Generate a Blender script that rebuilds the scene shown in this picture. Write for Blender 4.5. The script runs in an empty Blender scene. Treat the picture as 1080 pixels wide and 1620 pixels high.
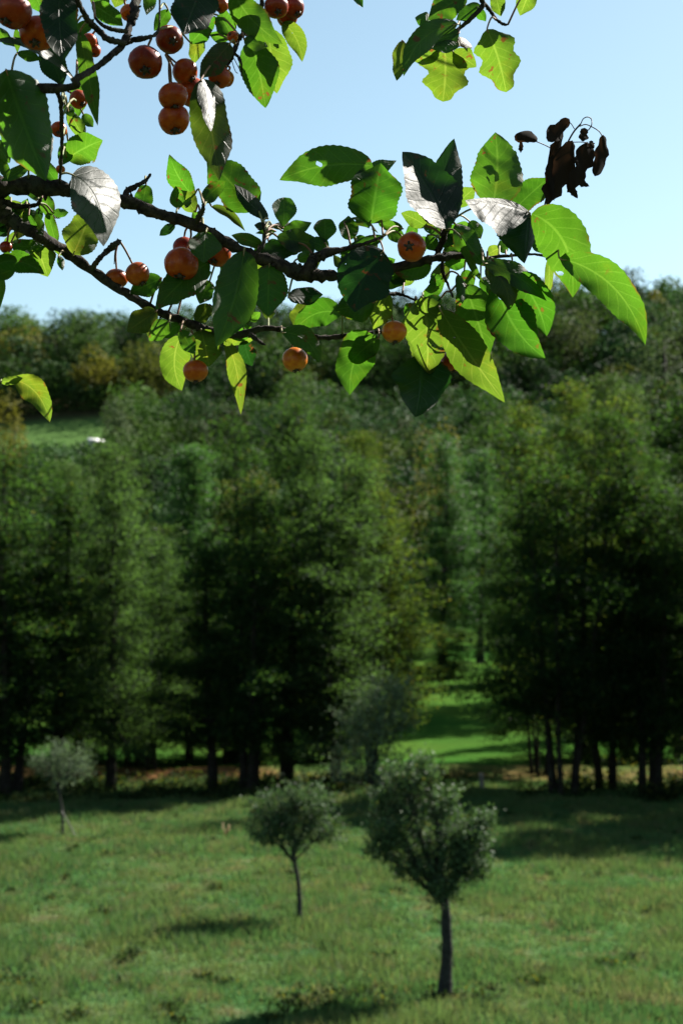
import bpy, math, random
import numpy as np
from mathutils import Vector
random.seed(7); RNG = np.random.default_rng(7)
scene = bpy.context.scene
COL = scene.collection

# ------------------------------------------------------------------ camera
CAM = np.array([0.0, 0.0, 6.0]); PITCH = math.radians(5.28); F = 2250.0   # focal length in photo pixels
cd = bpy.data.cameras.new('camera'); cam = bpy.data.objects.new('camera', cd); COL.objects.link(cam)
cam.location = CAM; cam.rotation_euler = (math.pi/2 + PITCH, 0, 0)
cd.sensor_fit = 'VERTICAL'; cd.sensor_height = 36; cd.lens = 50
cd.clip_start = 0.05; cd.clip_end = 3000
cd.dof.use_dof = True; cd.dof.focus_distance = 1.33; cd.dof.aperture_fstop = 12.0; cd.dof.aperture_blades = 0
scene.camera = cam
# ------------------------------------------------------------------ sky, sun, exposure
EL, AZ = math.radians(43), math.radians(50)
w = bpy.data.worlds.new('World'); scene.world = w; w.use_nodes = True
nt = w.node_tree; bg = nt.nodes['Background']
sky = nt.nodes.new('ShaderNodeTexSky'); sky.sky_type = 'NISHITA'; sky.sun_disc = False
sky.sun_elevation = EL; sky.sun_rotation = AZ; sky.air_density = 1.0; sky.dust_density = 0.4; sky.ozone_density = 1.0
mul = nt.nodes.new('ShaderNodeMix'); mul.data_type = 'RGBA'; mul.blend_type = 'MULTIPLY'; mul.inputs[0].default_value = 1
mul.inputs[7].default_value = (1.06, 1.07, 0.88, 1)
nt.links.new(sky.outputs[0], mul.inputs[6]); nt.links.new(mul.outputs[2], bg.inputs[0]); bg.inputs[1].default_value = 0.053
S = Vector((math.cos(EL)*math.sin(AZ), math.cos(EL)*math.cos(AZ), math.sin(EL)))      # towards the sun
sd = bpy.data.lights.new('sun', 'SUN'); sun = bpy.data.objects.new('sun', sd); COL.objects.link(sun)
sd.energy = 5.0; sd.angle = math.radians(0.53); sd.color = (1.0, 0.95, 0.86)
sun.rotation_euler = S.to_track_quat('Z', 'Y').to_euler(); sun.location = (20, 20, 40)
vs = scene.view_settings
vs.view_transform = 'Standard'; vs.look = 'None'; vs.gamma = 1; vs.use_curve_mapping = False; vs.exposure = 1.9
cy = scene.cycles
cy.max_bounces = 6; cy.diffuse_bounces = 3; cy.glossy_bounces = 2; cy.transmission_bounces = 4
cy.transparent_max_bounces = 4; cy.caustics_reflective = False; cy.caustics_refractive = False
cy.sample_clamp_indirect = 4; cy.use_denoising = True

# ------------------------------------------------------------------ helpers
CP, SP = math.cos(PITCH), math.sin(PITCH)
def at(px, py, d):
    """point of the place seen at photo pixel (px,py), d metres along the view axis"""
    px = np.asarray(px, float); py = np.asarray(py, float); d = np.asarray(d, float)
    x = (px-540)/F*d; u = (810-py)/F*d
    return np.stack([CAM[0]+x, CAM[1]+d*CP-u*SP, CAM[2]+d*SP+u*CP], -1)
def ground_x(px, y, z=0.0):
    return (px-540)/F*(y*CP+(z-CAM[2])*SP)
def top_z(py, y):
    """height that shows at row py when y metres away"""
    return CAM[2] + y*math.tan(math.atan((810-py)/F)+PITCH)

def mesh_np(name, V, faces):
    """faces: list of arrays (n,k)"""
    me = bpy.data.meshes.new(name); V = np.ascontiguousarray(V, dtype=np.float32)
    me.vertices.add(len(V)); me.vertices.foreach_set('co', V.ravel())
    faces = [np.asarray(f, dtype=np.int32) for f in faces if len(f)]
    nl = sum(f.size for f in faces); nf = sum(len(f) for f in faces)
    me.loops.add(nl); me.polygons.add(nf)
    me.loops.foreach_set('vertex_index', np.concatenate([f.ravel() for f in faces]))
    tot = np.concatenate([np.full(len(f), f.shape[1], np.int32) for f in faces])
    st = np.concatenate([[0], np.cumsum(tot)[:-1]]).astype(np.int32)
    me.polygons.foreach_set('loop_start', st)
    me.update(calc_edges=True); me.validate()
    return me
def smooth(me):
    me.polygons.foreach_set('use_smooth', np.ones(len(me.polygons), bool)); me.update()
def obj(name, me, mat=None, parent=None, loc=None):
    o = bpy.data.objects.new(name, me); COL.objects.link(o)
    if mat is not None and me is not None and len(me.materials) == 0: me.materials.append(mat)
    if parent is not None: o.parent = parent
    if loc is not None: o.location = loc
    return o
def tag(o, label=None, cat=None, group=None, kind=None):
    if label: o['label'] = label
    if cat: o['category'] = cat
    if group: o['group'] = group
    if kind: o['kind'] = kind
    return o
class MB:
    """collects tubes and other pieces of ONE mesh"""
    def __init__(s): s.V = []; s.Q = []; s.T = []; s.n = 0
    def add(s, V, Q=(), T=()):
        V = np.asarray(V, float)
        if len(Q): s.Q.append(np.asarray(Q, int)+s.n)
        if len(T): s.T.append(np.asarray(T, int)+s.n)
        s.V.append(V); s.n += len(V)
    def tube(s, P, R, n=6, cap=True):
        P = np.asarray(P, float); R = np.asarray(R, float); m = len(P)
        t = np.gradient(P, axis=0); t /= np.linalg.norm(t, axis=1)[:, None]+1e-9
        a = np.cross(t[0], [0.13, 0.97, 0.21]); a /= np.linalg.norm(a)
        ang = np.arange(n)/n*2*np.pi; rows = []
        for i in range(m):
            a = a - t[i]*np.dot(a, t[i]); a /= np.linalg.norm(a)+1e-9; b = np.cross(t[i], a)
            rr = R[i] if np.ndim(R[i]) else np.full(n, R[i])
            rows.append(P[i]+(np.cos(ang)*rr)[:, None]*a+(np.sin(ang)*rr)[:, None]*b)
        V = np.concatenate(rows); i, j = np.meshgrid(np.arange(m-1), np.arange(n), indexing='ij')
        q = np.stack([i*n+j, i*n+(j+1) % n, (i+1)*n+(j+1) % n, (i+1)*n+j], -1).reshape(-1, 4)
        T = []
        if cap:
            V = np.concatenate([V, P[:1], P[-1:]]); c0, c1 = m*n, m*n+1
            T = [(c0, (k+1) % n, k) for k in range(n)]+[(c1, (m-1)*n+k, (m-1)*n+(k+1) % n) for k in range(n)]
        s.add(V, q, T)
    def mesh(s, name, sm=True):
        f = []
        if s.Q: f.append(np.concatenate(s.Q))
        if s.T: f.append(np.concatenate(s.T))
        me = mesh_np(name, np.concatenate(s.V), f)
        if sm: smooth(me)
        return me
def catmull(P, k):
    P = np.asarray(P, float); Q = np.concatenate([[2*P[0]-P[1]], P, [2*P[-1]-P[-2]]]); out = []
    for i in range(1, len(Q)-2):
        for t in np.arange(k)/k:
            a, b, c, d = Q[i-1], Q[i], Q[i+1], Q[i+2]
            out.append(0.5*(2*b+(c-a)*t+(2*a-5*b+4*c-d)*t*t+(3*b-a-3*c+d)*t**3))
    out.append(P[-1]); return np.array(out)
def cards(C, L, W, up=0.0, rng=RNG, N=None, jit=0.55):
    """leaf-shaped quads: centres C, length L, width W"""
    n = len(C); a = rng.normal(size=(n, 3)); a[:, 2] -= up; a /= np.linalg.norm(a, axis=1)[:, None]
    b = np.cross(a, rng.normal(size=(n, 3))); b /= np.linalg.norm(b, axis=1)[:, None]
    if N is not None:
        N = N+rng.normal(size=(n, 3))*jit; N /= np.linalg.norm(N, axis=1)[:, None]; a = np.cross(N, rng.normal(size=(n, 3))); a /= np.linalg.norm(a, axis=1)[:, None]; b = np.cross(N, a)
    L = np.broadcast_to(L, n)[:, None]/2; W = np.broadcast_to(W, n)[:, None]/2; nn = np.cross(a, b)*L*0.22
    V = np.stack([C-a*L-nn, C+b*W-a*L*.15, C+a*L-nn, C-b*W-a*L*.15], 1).reshape(-1, 3)
    return V, np.arange(4*n).reshape(n, 4)
class sines:
    def __init__(s, seed, lo, hi, n=14):
        r = np.random.default_rng(seed); k = np.exp(r.uniform(math.log(lo), math.log(hi), n)); th = r.uniform(0, 6.283, n)
        s.kx, s.ky, s.ph, s.n = k*np.cos(th), k*np.sin(th), r.uniform(0, 6.283, n), n
    def __call__(s, x, y):
        x = np.asarray(x, float)[..., None]; y = np.asarray(y, float)[..., None]
        return np.sin(x*s.kx+y*s.ky+s.ph).sum(-1)/math.sqrt(s.n/2)

# ------------------------------------------------------------------ materials
class M:
    """small node-graph helper"""
    def __init__(s, name):
        s.m = bpy.data.materials.new(name); s.m.use_nodes = True; s.t = s.m.node_tree; s.t.nodes.clear()
        s.out = s.n('ShaderNodeOutputMaterial')
    def n(s, typ, **kw):
        nd = s.t.nodes.new(typ)
        for k, v in kw.items(): setattr(nd, k, v)
        return nd
    def l(s, a, b): s.t.links.new(a, b)
    def put(s, sock, v):
        if hasattr(v, 'is_output'): s.l(v, sock)
        else: sock.default_value = v if not (isinstance(v, tuple) and len(v) == 3 and sock.type == 'RGBA') else (*v, 1)
    def math(s, op, a, b=0.0, c=0.0, clamp=False):
        nd = s.n('ShaderNodeMath', operation=op, use_clamp=clamp)
        s.put(nd.inputs[0], a); s.put(nd.inputs[1], b); s.put(nd.inputs[2], c); return nd.outputs[0]
    def mix(s, f, a, b, mode='MIX'):
        nd = s.n('ShaderNodeMix', data_type='RGBA', blend_type=mode)
        s.put(nd.inputs[0], f); s.put(nd.inputs[6], a); s.put(nd.inputs[7], b); return nd.outputs[2]
    def noise(s, vec, scale, detail=3, rough=0.55):
        nd = s.n('ShaderNodeTexNoise'); nd.inputs['Scale'].default_value = scale
        nd.inputs['Detail'].default_value = detail; nd.inputs['Roughness'].default_value = rough
        if vec is not None: s.l(vec, nd.inputs['Vector'])
        return nd.outputs[0]
    def step(s, v, lo, hi):
        nd = s.n('ShaderNodeMapRange', interpolation_type='SMOOTHSTEP')
        s.put(nd.inputs[0], v); nd.inputs[1].default_value = lo; nd.inputs[2].default_value = hi; return nd.outputs[0]
    def bsdf(s, col, rough=0.6, spec=0.5, bump=None, bstr=0.3, bdist=0.01):
        nd = s.n('ShaderNodeBsdfPrincipled'); s.put(nd.inputs['Base Color'], col); s.put(nd.inputs['Roughness'], rough)
        nd.inputs['Specular IOR Level'].default_value = spec
        if bump is not None:
            b = s.n('ShaderNodeBump'); b.inputs['Strength'].default_value = bstr; b.inputs['Distance'].default_value = bdist
            s.l(bump, b.inputs['Height']); s.l(b.outputs[0], nd.inputs['Normal'])
        return nd
    def done(s, sh): s.l(sh, s.out.inputs[0]); return s.m
def coords(m, kind='Object'): return m.n('ShaderNodeTexCoord').outputs[kind]

def foliage(name, diff, trans, rough=0.5, spec=0.4, tmix=0.45, vary=0.5, yellow=0.0, attr=None):
    m = M(name); r = m.n('ShaderNodeNewGeometry').outputs['Random Per Island']
    k = m.math('MULTIPLY_ADD', r, vary*2, 1-vary)
    cd_, ct = m.mix(1.0, diff, k, 'MULTIPLY'), m.mix(1.0, trans, k, 'MULTIPLY')
    r2 = m.math('FRACT', m.math('MULTIPLY', r, 37.0))
    if yellow:
        f = m.step(r2, 1-yellow-0.05, 1-yellow+0.05)
        cd_ = m.mix(f, cd_, (0.06, 0.06, 0.012)); ct = m.mix(f, ct, (0.15, 0.15, 0.015))
    if attr:
        a = m.n('ShaderNodeAttribute', attribute_name=attr).outputs['Color']
        cd_ = m.mix(1.0, cd_, a, 'MULTIPLY'); ct = m.mix(1.0, ct, a, 'MULTIPLY')
    p = m.bsdf(cd_, rough, spec); t = m.n('ShaderNodeBsdfTranslucent'); m.l(ct, t.inputs[0])
    x = m.n('ShaderNodeMixShader'); x.inputs[0].default_value = tmix; m.l(p.outputs[0], x.inputs[1]); m.l(t.outputs[0], x.inputs[2])
    return m.done(x.outputs[0])

def bark_mat(name, c1, c2, scale, dist):
    m = M(name); co = coords(m); n1 = m.noise(co, scale, 6, 0.65); n2 = m.noise(co, scale*0.23, 3)
    col = m.mix(m.step(n1, 0.35, 0.68), c1, c2)
    col = m.mix(m.math('MULTIPLY', m.step(n2, 0.56, 0.66), 0.55), col, (0.04, 0.044, 0.03))      # lichen
    return m.done(m.bsdf(col, 0.9, 0.1, n1, 0.9, dist).outputs[0])
def plain_mat(name, c1, c2, scale, rough=0.7, spec=0.3, bstr=0.2):
    m = M(name); co = coords(m); n1 = m.noise(co, scale, 5)
    return m.done(m.bsdf(m.mix(m.step(n1, 0.3, 0.7), c1, c2), rough, spec, n1, bstr, 0.01).outputs[0])

def apple_leaf_mat():
    m = M('crabapple_leaf'); uv = m.n('ShaderNodeUVMap', uv_map='UVMap').outputs[0]
    sep = m.n('ShaderNodeSeparateXYZ'); m.l(uv, sep.inputs[0]); u, v = sep.outputs[0], sep.outputs[1]
    info = m.n('ShaderNodeObjectInfo'); tint = info.outputs['Color']; rnd = info.outputs['Random']
    av = m.math('ABSOLUTE', m.math('MULTIPLY_ADD', v, 2.0, -1.0))
    rib = m.math('SUBTRACT', 1.0, m.step(av, 0.02, 0.075), clamp=True)
    co = m.n('ShaderNodeTexCoord').outputs['Object']
    off = m.n('ShaderNodeVectorMath', operation='ADD'); m.l(co, off.inputs[0])
    cmb = m.n('ShaderNodeCombineXYZ'); m.l(m.math('MULTIPLY', rnd, 19.0), cmb.inputs[0]); m.l(m.math('MULTIPLY', rnd, 7.3), cmb.inputs[1])
    m.l(cmb.outputs[0], off.inputs[1]); co = off.outputs[0]
    wob = m.math('MULTIPLY', m.noise(co, 45, 2), 0.55)
    fr = m.math('FRACT', m.math('ADD', m.math('MULTIPLY_ADD', u, 8.0, wob), m.math('MULTIPLY', m.math('POWER', av, 0.8), -1.7)))
    side = m.math('SUBTRACT', 1.0, m.step(m.math('ABSOLUTE', m.math('SUBTRACT', fr, 0.5)), 0.02, 0.085), clamp=True)
    side = m.math('MULTIPLY', side, m.step(av, 1.0, 0.75))
    vein = m.math('MAXIMUM', rib, m.math('MULTIPLY', side, 0.55))
    vor = m.n('ShaderNodeTexVoronoi', feature='DISTANCE_TO_EDGE'); vor.inputs['Scale'].default_value = 420; m.l(co, vor.inputs['Vector'])
    net = m.math('SUBTRACT', 1.0, m.step(vor.outputs['Distance'], 0.0, 0.12))
    blot = m.noise(co, 38, 4, 0.6)
    tr = m.mix(m.math('MULTIPLY', m.step(blot, 0.52, 0.72), 0.5), tint, m.mix(1.0, tint, (1.7, 1.02, 0.8), 'MULTIPLY'))
    tr = m.mix(m.math('MULTIPLY', m.step(m.noise(co, 24, 4), 0.35, 0.68), 0.6), tr, m.mix(1.0, tr, (0.62, 0.78, 0.5), 'MULTIPLY'))
    tr = m.mix(m.math('MULTIPLY', vein, 0.8), tr, m.mix(1.0, tr, (1.9, 1.5, 2.6), 'MULTIPLY'))
    tr = m.mix(m.math('MULTIPLY', net, 0.28), tr, m.mix(1.0, tr, (0.5, 0.55, 0.5), 'MULTIPLY'))
    spots = m.math('MULTIPLY', m.step(m.noise(co, 95, 3), 0.61, 0.66), m.step(m.noise(co, 22, 2), 0.48, 0.6))
    edge = m.math('MULTIPLY', m.step(av, 0.82, 1.0), m.step(m.noise(co, 30, 2), 0.56, 0.66))
    brown = m.math('MAXIMUM', m.math('MULTIPLY', spots, 0.9), m.math('MULTIPLY', edge, 0.75))
    tr = m.mix(brown, tr, (0.16, 0.05, 0.012))
    df = m.mix(1.0, tr, (0.10, 0.11, 0.12), 'MULTIPLY')
    h = m.math('ADD', m.math('MULTIPLY', vein, -1.0), m.math('MULTIPLY', m.noise(co, 160, 3), 0.9))
    p = m.bsdf(df, 0.36, 0.24, h, 0.55, 0.0009); m.put(p.inputs['Roughness'], m.math('MULTIPLY_ADD', blot, 0.35, 0.34))
    t = m.n('ShaderNodeBsdfTranslucent'); m.l(tr, t.inputs[0])
    x = m.n('ShaderNodeMixShader'); x.inputs[0].default_value = 0.5; m.l(p.outputs[0], x.inputs[1]); m.l(t.outputs[0], x.inputs[2])
    hole = m.math('MULTIPLY', m.step(m.noise(co, 60, 2), 0.715, 0.72), m.step(m.noise(co, 14, 1), 0.5, 0.56))
    y = m.n('ShaderNodeMixShader'); m.l(hole, y.inputs[0]); m.l(x.outputs[0], y.inputs[1]); m.l(m.n('ShaderNodeBsdfTransparent').outputs[0], y.inputs[2])
    return m.done(y.outputs[0])
def apple_mat():
    m = M('crabapple_skin'); co = coords(m); info = m.n('ShaderNodeObjectInfo')
    n1 = m.noise(co, 42, 4, .6); n2 = m.noise(co, 260, 3)
    c = m.mix(m.step(n1, 0.38, 0.66), info.outputs['Color'], m.mix(1.0, info.outputs['Color'], (0.62, 0.35, 0.5), 'MULTIPLY'))
    c = m.mix(m.math('MULTIPLY', m.step(m.noise(co, 18, 2), 0.52, 0.7), 0.35), c, m.mix(1.0, c, (1.3, 1.7, 1.0), 'MULTIPLY'))
    c = m.mix(m.math('MULTIPLY', m.step(m.noise(co, 120, 2), 0.68, 0.74), 0.7), c, (0.07, 0.03, 0.012))
    sp = m.n('ShaderNodeTexVoronoi'); sp.inputs['Scale'].default_value = 330; m.l(co, sp.inputs['Vector'])
    c = m.mix(m.math('MULTIPLY', m.math('SUBTRACT', 1.0, m.step(sp.outputs['Distance'], 0.10, 0.2)), 0.16), c, (0.5, 0.25, 0.06))
    p = m.bsdf(c, 0.34, 0.2, n2, 0.08, 0.001); p.inputs['Subsurface Weight'].default_value = 0.25
    p.inputs['Subsurface Radius'].default_value = (1.0, 0.35, 0.1); p.inputs['Subsurface Scale'].default_value = 0.006
    return m.done(p.outputs[0])

MAT = {}
MAT['leaf'] = apple_leaf_mat(); MAT['apple'] = apple_mat()
MAT['branch'] = bark_mat('crabapple_bark', (0.011, 0.008, 0.007), (0.042, 0.032, 0.025), 140, 0.004)
MAT['stalk'] = plain_mat('green_stalk', (0.10, 0.13, 0.03), (0.16, 0.09, 0.04), 60)
MAT['red_stalk'] = plain_mat('reddish_stalk', (0.10, 0.035, 0.02), (0.15, 0.08, 0.03), 60)
MAT['calyx'] = plain_mat('dried_calyx', (0.018, 0.012, 0.009), (0.05, 0.03, 0.02), 300)
MAT['dead'] = foliage('withered_leaf', (0.010, 0.007, 0.005), (0.030, 0.015, 0.007), 0.9, 0.05, 0.3, 0.4)
MAT['trunk'] = bark_mat('trunk_bark', (0.008, 0.007, 0.006), (0.024, 0.020, 0.017), 6, 0.03)
MAT['young_trunk'] = bark_mat('young_tree_bark', (0.014, 0.014, 0.013), (0.04, 0.04, 0.037), 18, 0.02)
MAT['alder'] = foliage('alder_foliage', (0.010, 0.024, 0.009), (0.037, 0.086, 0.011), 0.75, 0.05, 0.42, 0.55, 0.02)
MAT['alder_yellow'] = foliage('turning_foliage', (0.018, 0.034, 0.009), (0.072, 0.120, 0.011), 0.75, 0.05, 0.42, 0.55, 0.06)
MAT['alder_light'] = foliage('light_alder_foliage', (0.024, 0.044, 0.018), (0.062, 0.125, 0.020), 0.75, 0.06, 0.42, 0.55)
MAT['poplar'] = foliage('poplar_foliage', (0.020, 0.050, 0.016), (0.05, 0.125, 0.020), 0.55, 0.14, 0.45, 0.45)
MAT['willow'] = foliage('silvery_foliage', (0.085, 0.125, 0.070), (0.085, 0.13, 0.05), 0.65, 0.12, 0.35, 0.5)
MAT['fruit_leaf'] = foliage('fruit_tree_foliage', (0.046, 0.082, 0.036), (0.058, 0.115, 0.024), 0.6, 0.16, 0.3, 0.6, 0.03)
MAT['wood'] = foliage('far_wood_foliage', (0.66, 0.76, 0.66), (0.8, 1.05, 0.55), 0.75, 0.08, 0.25, 0.3, 0.0, 'tint')
MAT['far_yellow'] = foliage('far_autumn_foliage', (0.095, 0.092, 0.016), (0.15, 0.15, 0.016), 0.75, 0.08, 0.25, 0.45)
MAT['far_green'] = foliage('far_green_foliage', (0.048, 0.080, 0.020), (0.075, 0.14, 0.026), 0.75, 0.08, 0.25, 0.45)
MAT['far_pale'] = foliage('far_pale_foliage', (0.055, 0.080, 0.036), (0.08, 0.12, 0.036), 0.75, 0.08, 0.25, 0.45)
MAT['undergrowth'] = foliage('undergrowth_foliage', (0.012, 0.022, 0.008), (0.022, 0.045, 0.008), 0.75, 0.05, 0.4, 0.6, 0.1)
MAT['post'] = plain_mat('weathered_post', (0.06, 0.055, 0.05), (0.13, 0.12, 0.11), 25)
MAT['shed_wall'] = plain_mat('pale_boards', (0.45, 0.43, 0.40), (0.6, 0.58, 0.55), 3)
MAT['shed_roof'] = plain_mat('pale_roof', (0.5, 0.5, 0.5), (0.62, 0.62, 0.6), 3)
MAT['dark_door'] = plain_mat('dark_door', (0.05, 0.045, 0.04), (0.08, 0.07, 0.06), 3)
MAT['dry'] = plain_mat('dry_stalk', (0.2, 0.12, 0.06), (0.3, 0.2, 0.1), 30)

def grass_mat():
    m = M('meadow_grass'); g = m.n('ShaderNodeNewGeometry'); r = g.outputs['Random Per Island']; pos = g.outputs['Position']
    big = m.noise(pos, 0.35, 3); mid = m.noise(pos, 1.3, 3)
    c = m.mix(m.step(big, 0.36, 0.64), (0.038, 0.088, 0.031), (0.059, 0.095, 0.034))
    c = m.mix(m.step(mid, 0.5, 0.72), c, (0.088, 0.090, 0.047))
    c = m.mix(m.math('MULTIPLY', m.step(r, 0.90, 0.95), 0.7), c, (0.11, 0.092, 0.045))
    c = m.mix(1.0, c, m.math('MULTIPLY_ADD', m.math('FRACT', m.math('MULTIPLY', r, 23.0)), 0.5, 0.75), 'MULTIPLY')
    p = m.bsdf(c, 0.7, 0.08); t = m.n('ShaderNodeBsdfTranslucent'); m.l(m.mix(1.0, c, (1.7, 1.7, 1.1), 'MULTIPLY'), t.inputs[0])
    x = m.n('ShaderNodeMixShader'); x.inputs[0].default_value = 0.4; m.l(p.outputs[0], x.inputs[1]); m.l(t.outputs[0], x.inputs[2])
    return m.done(x.outputs[0])
MAT['grass'] = grass_mat()
def ground_mat():
    m = M('meadow_ground'); g = m.n('ShaderNodeNewGeometry'); pos = g.outputs['Position']
    big = m.noise(pos, 0.35, 3); mid = m.noise(pos, 1.3, 4); fine = m.noise(pos, 9, 4)
    c = m.mix(m.step(big, 0.36, 0.64), (0.034, 0.080, 0.027), (0.053, 0.086, 0.030))
    c = m.mix(m.step(mid, 0.48, 0.72), c, (0.082, 0.082, 0.042))
    c = m.mix(m.math('MULTIPLY', m.step(fine, 0.4, 0.7), 0.5), c, (0.016, 0.046, 0.010))
    far = m.n('ShaderNodeAttribute', attribute_name='far').outputs['Fac']
    fc = m.mix(m.step(m.noise(pos, 0.06, 4), 0.35, 0.65), (0.022, 0.074, 0.012), (0.044, 0.080, 0.013)); fc = m.mix(m.math('MULTIPLY', m.step(m.noise(pos, 0.5, 5, .7), 0.42, 0.7), 0.6), fc, (0.022, 0.052, 0.010))
    c = m.mix(far, c, m.mix(m.n('ShaderNodeAttribute', attribute_name='pale').outputs['Fac'], fc, (0.052, 0.096, 0.028)))
    lit = m.n('ShaderNodeAttribute', attribute_name='litter').outputs['Fac']
    lc = m.mix(m.step(mid, 0.35, 0.65), (0.10, 0.048, 0.022), (0.17, 0.085, 0.04))
    c = m.mix(m.math('MULTIPLY', lit, m.step(m.noise(pos, 1.1, 3), 0.30, 0.46)), c, lc)
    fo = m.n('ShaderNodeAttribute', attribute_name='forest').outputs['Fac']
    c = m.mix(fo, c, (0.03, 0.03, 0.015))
    return m.done(m.bsdf(c, 1.0, 0.0, fine, 0.8, 0.10).outputs[0])

# ------------------------------------------------------------------ terrain
und = sines(3, 0.15, 0.8); und2 = sines(4, 0.9, 3.0); hillw = sines(9, 0.01, 0.05)
CLR = (-118, -66, 386, 446)          # clearing on the far hillside
def height(x, y):
    x = np.asarray(x, float); y = np.asarray(y, float)
    t = np.clip((y+3)/21, 0, 1); near = 4.35*(1-t*t*(3-2*t))
    prof = np.interp(y, [-100, 66, 75, 110, 150, 200, 240, 300, 360, 420, 470, 520, 560, 640, 900],
                     [0, 0, 0.0, 2.2, 4.8, 8.0, 12, 29, 49, 71, 94, 114, 122, 124, 112])
    k = np.clip((y-230)/200, 0, 1)
    h = near+prof*(1+0.00045*x*k)+0.06*und(x, y)*np.clip(y/10, 0, 1)+0.02*und2(x, y)
    bank = 0.35*np.exp(-((y-66.5)/1.6)**2)
    return h+bank+k*2.0*hillw(x, y)
xs = np.unique(np.concatenate([np.arange(-26, 26.01, 0.6), np.linspace(26, 600, 60), -np.linspace(26, 600, 60)]))
ys = np.unique(np.concatenate([np.arange(-20, 76, 0.6), np.arange(76, 240, 3.0), np.arange(240, 902, 9.0), np.linspace(-300, -20, 20)]))
GX, GY = np.meshgrid(xs, ys, indexing='ij'); GZ = height(GX, GY)
nx, ny = GX.shape; i, j = np.meshgrid(np.arange(nx-1), np.arange(ny-1), indexing='ij')
q = np.stack([i*ny+j, (i+1)*ny+j, (i+1)*ny+j+1, i*ny+j+1], -1).reshape(-1, 4)
gme = mesh_np('ground', np.stack([GX, GY, GZ], -1).reshape(-1, 3), [q]); smooth(gme)
def fattr(me, name, arr):
    a = me.attributes.new(name, 'FLOAT', 'POINT'); a.data.foreach_set('value', np.asarray(arr, np.float32).ravel())
litn = sines(11, 0.2, 0.9)
lit = np.exp(-((GY-65.0)/2.4)**2)*np.clip(1.1+0.8*litn(GX, GY), 0, 1)
clr = ((GX > CLR[0]) & (GX < 400) & (GY > CLR[2]) & (GY < CLR[3]))
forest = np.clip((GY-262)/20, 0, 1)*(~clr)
fattr(gme, 'litter', lit); fattr(gme, 'pale', np.clip((GY-330)/30, 0, 1)); fattr(gme, 'forest', forest); fattr(gme, 'far', np.clip((GY-60)/12, 0, 1))
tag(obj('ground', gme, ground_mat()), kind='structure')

# ------------------------------------------------------------------ meadow grass (uncountable)
def grass():
    r = np.random.default_rng(21); n = 105000
    y = 16+47*r.random(n)**1.25; x = (r.random(n)*2-1)*(5.5+y*0.29)
    cl = sines(31, 0.6, 2.5)(x, y)+0.5*sines(32, 2.5, 6)(x, y)
    keep = r.random(n) < np.clip(0.8+0.2*cl, 0.5, 1); x, y, cl = x[keep], y[keep], cl[keep]; n = len(x)
    z = height(x, y); k = 7; hh = (0.085+0.05*np.clip(cl+0.6, 0, 2.2))*r.uniform(0.7, 1.3, n)*(1+y*0.005)
    X = np.repeat(x, k)+r.normal(0, .12, n*k); Y = np.repeat(y, k)+r.normal(0, .12, n*k); Z = np.repeat(z, k)-0.02
    H = np.repeat(hh, k)*r.uniform(.5, 1.25, n*k); a = r.uniform(0, 6.283, n*k); wd = 0.008+0.0003*Y
    lx, ly = r.normal(0, .45, n*k)*H, r.normal(0, .45, n*k)*H
    P0 = np.stack([X-np.cos(a)*wd, Y-np.sin(a)*wd, Z], 1); P1 = np.stack([X+np.cos(a)*wd, Y+np.sin(a)*wd, Z], 1)
    P2 = np.stack([X+lx, Y+ly, Z+0.02+H], 1)
    V = np.stack([P0, P1, P2], 1).reshape(-1, 3)
    o = obj('meadow_grass', mesh_np('meadow_grass', V, [np.arange(len(V)).reshape(-1, 3)]), MAT['grass'])
    tag(o, 'rough green and straw coloured grass of the sunlit meadow', 'grass', kind='stuff')
grass()
def weeds():
    r = np.random.default_rng(5); C = []
    sp = [(ground_x(px, y), y, s) for px, y, s in ((470, 24.0, .35), (560, 24.3, .45), (600, 24.0, .4), (520, 23.6, .35), (455, 23.4, .3), (300, 31.0, .25), (330, 30.6, .3), (390, 30.9, .25), (20, 25.5, .4), (40, 23.5, .3), (270, 23.6, .22), (430, 22.9, .2), (285, 22.7, .25), (120, 23.0, .2), (700, 24.6, .25), (760, 24.3, .3), (840, 25.5, .3), (960, 27, .25), (1040, 33, .3), (210, 28, .25))]
    for _ in range(170):
        y = 18+40*r.random(); sp.append(((r.random()*2-1)*(4+y*.27), y, r.uniform(.08, .2)))
    for x, y, s in sp:
        n = int(260*s)+20; c = r.normal(size=(n, 3))*[s*.55, s*.45, s*.35]; c[:, 2] = np.abs(c[:, 2])
        C.append(c+[x, y, float(height(x, y))+.02])
    C = np.concatenate(C); V, Q = cards(C, r.uniform(.06, .13, len(C)), .05, rng=r)
    tag(obj('meadow_weeds', mesh_np('meadow_weeds', V, [Q]), MAT['undergrowth']), 'dark broad leaved weeds scattered low among the meadow grass', 'weeds', kind='stuff')
weeds()

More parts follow.
